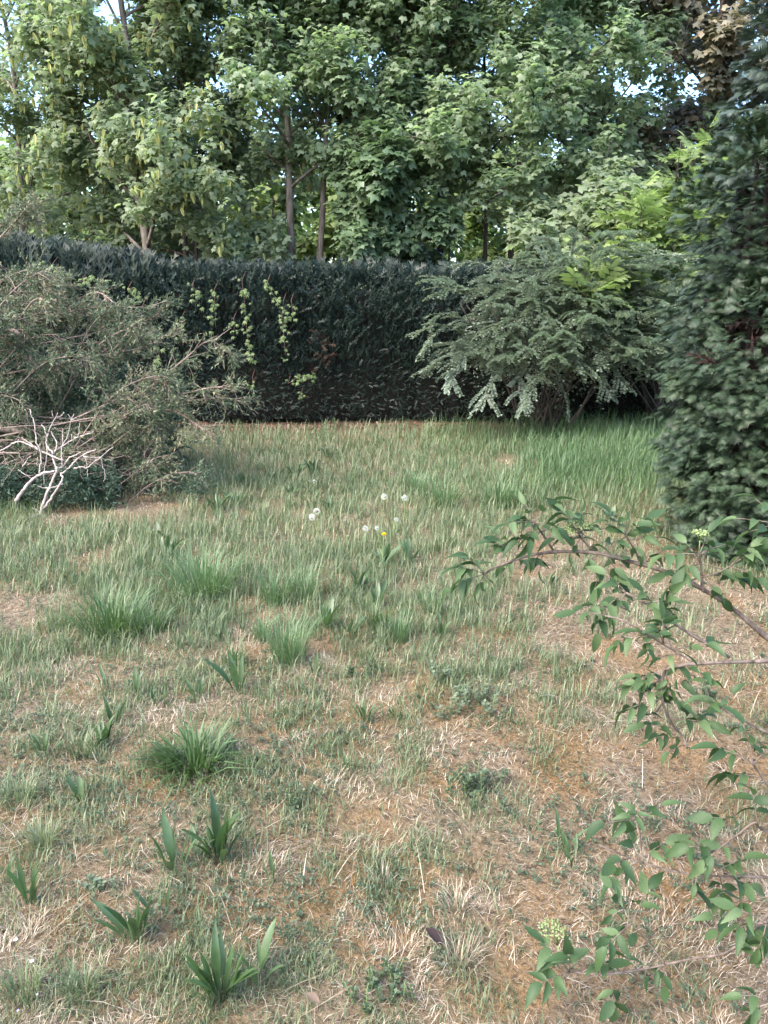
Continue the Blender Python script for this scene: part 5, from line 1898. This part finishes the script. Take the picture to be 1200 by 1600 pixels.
# leafy weed clumps in the moss
def weed(px, py, wpx, hpx, n, label, mat, seed, s):
    rg = np.random.default_rng(seed)
    b = gnd(px, py)
    m = pxm(b[1], 0.05)
    root = thing('weed_clump', label, 'weed', b)
    st, lf = Acc(), Acc()
    for k in range(n):
        p = b + np.array([rg.normal(0, wpx * m * 0.25), rg.normal(0, wpx * m * 0.22), 0])
        p[2] = float(ground_z(p[:1], p[1:2])[0])
        L = grow(p, (rg.normal(0, 0.25), rg.normal(0, 0.25), 1), hpx * m * rg.uniform(0.5, 1.1), 6, (0, 0, -0.1), 0.06, rg)
        tube(st, L, 0.0012, 4)
        q = 14
        f = np.linspace(0.2, 1, q) * 4.99
        i = f.astype(int)
        P = L[i] + (L[i + 1] - L[i]) * (f - i)[:, None]
        az = np.arange(q) * 2.4
        d = np.stack([np.cos(az), np.sin(az), rg.uniform(0.1, 0.7, q)], -1)
        scatter(lf, T_SMALL, P, frames(d, np.array([[0, 0, 1.0]]) + rg.normal(0, 0.2, (q, 3))), rg.uniform(0.7, 1.2, q) * s)
    part(st, 'stems', M['greenstem'], root, b, False, 'stuff')
    part(lf, 'leaves', M[mat], root, b, False, 'stuff')


weed(745, 1105, 95, 38, 20, 'grey green vetch patch right of centre', 'greycover', 1, 0.021)
weed(690, 1065, 50, 35, 9, 'small grey green vetch patch left of the larger one', 'greycover', 2, 0.02)
weed(735, 1235, 85, 40, 16, 'dark green leafy weed below the vetch', 'cover', 3, 0.02)
weed(465, 1255, 55, 28, 12, 'dark clover cushion in the orange moss', 'cover', 4, 0.012)
weed(590, 1560, 95, 40, 22, 'dark tangled weed patch at the bottom edge', 'cover', 5, 0.013)
weed(560, 1060, 50, 26, 10, 'small leafy weed patch behind the middle plantain', 'cover', 6, 0.017)
weed(150, 1395, 60, 20, 10, 'low flat leafed weed left of the dense plantain', 'greycover', 7, 0.015)
weed(1100, 1085, 40, 22, 6, 'dark leafy weed below the elder bough fork', 'cover', 8, 0.022)


# fallen leaves
def fallen(px, py, lpx, label, mat, az, seed):
    T = t_leaflet(8, 0.3, 0.7, -0.35, 0.08, 0, 0.5)
    b = gnd(px, py)
    o = link(bpy.data.objects.new('fallen_leaf', make_mesh('fallen_leaf', T[0], T[1], M[mat], True)))
    s = lpx * pxm(b[1], 0)
    o.scale = (s, s, s)
    o.location = b + np.array([0, 0, 0.03])
    o.rotation_euler = (0.25, 0.15, az)
    tag(o, label, 'leaf')


fallen(692, 1490, 34, 'dark brown curled dead leaf in the foreground', 'deadleaf', 1.2, 1)
fallen(500, 1580, 26, 'tan dry leaf at the bottom edge', 'tanleaf', 1.5, 2)

# grass and dry bits growing round the feet of the weeds and tussocks
fa = Acc()
fr_ = np.random.default_rng(2020)
fx, fy = [], []
for t in [(p[0], p[1]) for p in PLANT] + [(p[0], p[1]) for p in TUS]:
    b = gnd(*t)
    k = 46
    fx.append(b[0] + fr_.normal(0, 0.05, k) * math.sqrt(b[1] / 2))
    fy.append(b[1] + fr_.normal(0, 0.05, k) * math.sqrt(b[1] / 2))
fx, fy = np.concatenate(fx), np.concatenate(fy)
n = len(fx)
blades(fa, fx, fy, fr_.uniform(0.03, 0.10, n) * np.sqrt(fy / 2), fr_.uniform(0.0016, 0.003, n) * np.sqrt(fy / 2), np.clip(fr_.normal(1.1, 0.35, n), 0.2, 1.55), fr_.uniform(0, 6.28, n), fr_.uniform(0.1, 0.9, n))
fo = fa.obj('weed_grass', M['blade'], kind='stuff')
fo['label'] = 'thin grass growing round the weeds'

# leaf litter at the hedge foot
la = Acc()
n = 2600
lx, ly = fr_.uniform(-6, 4.8, n), 10.95 - np.abs(fr_.normal(0, 0.28, n))
P = np.stack([lx, ly, ground_z(lx, ly) + fr_.uniform(0.004, 0.02, n)], -1)
scatter(la, T_SMALL, P, frames(fr_.normal(0, 1, (n, 3)) * np.array([1, 1, 0.3]), np.array([[0, 0, 1.0]]) + fr_.normal(0, 0.4, (n, 3))), fr_.uniform(0.025, 0.06, n))
lo = la.obj('leaf_litter', M['litter'], kind='stuff')
lo['label'] = 'brown leaf litter along the hedge foot'
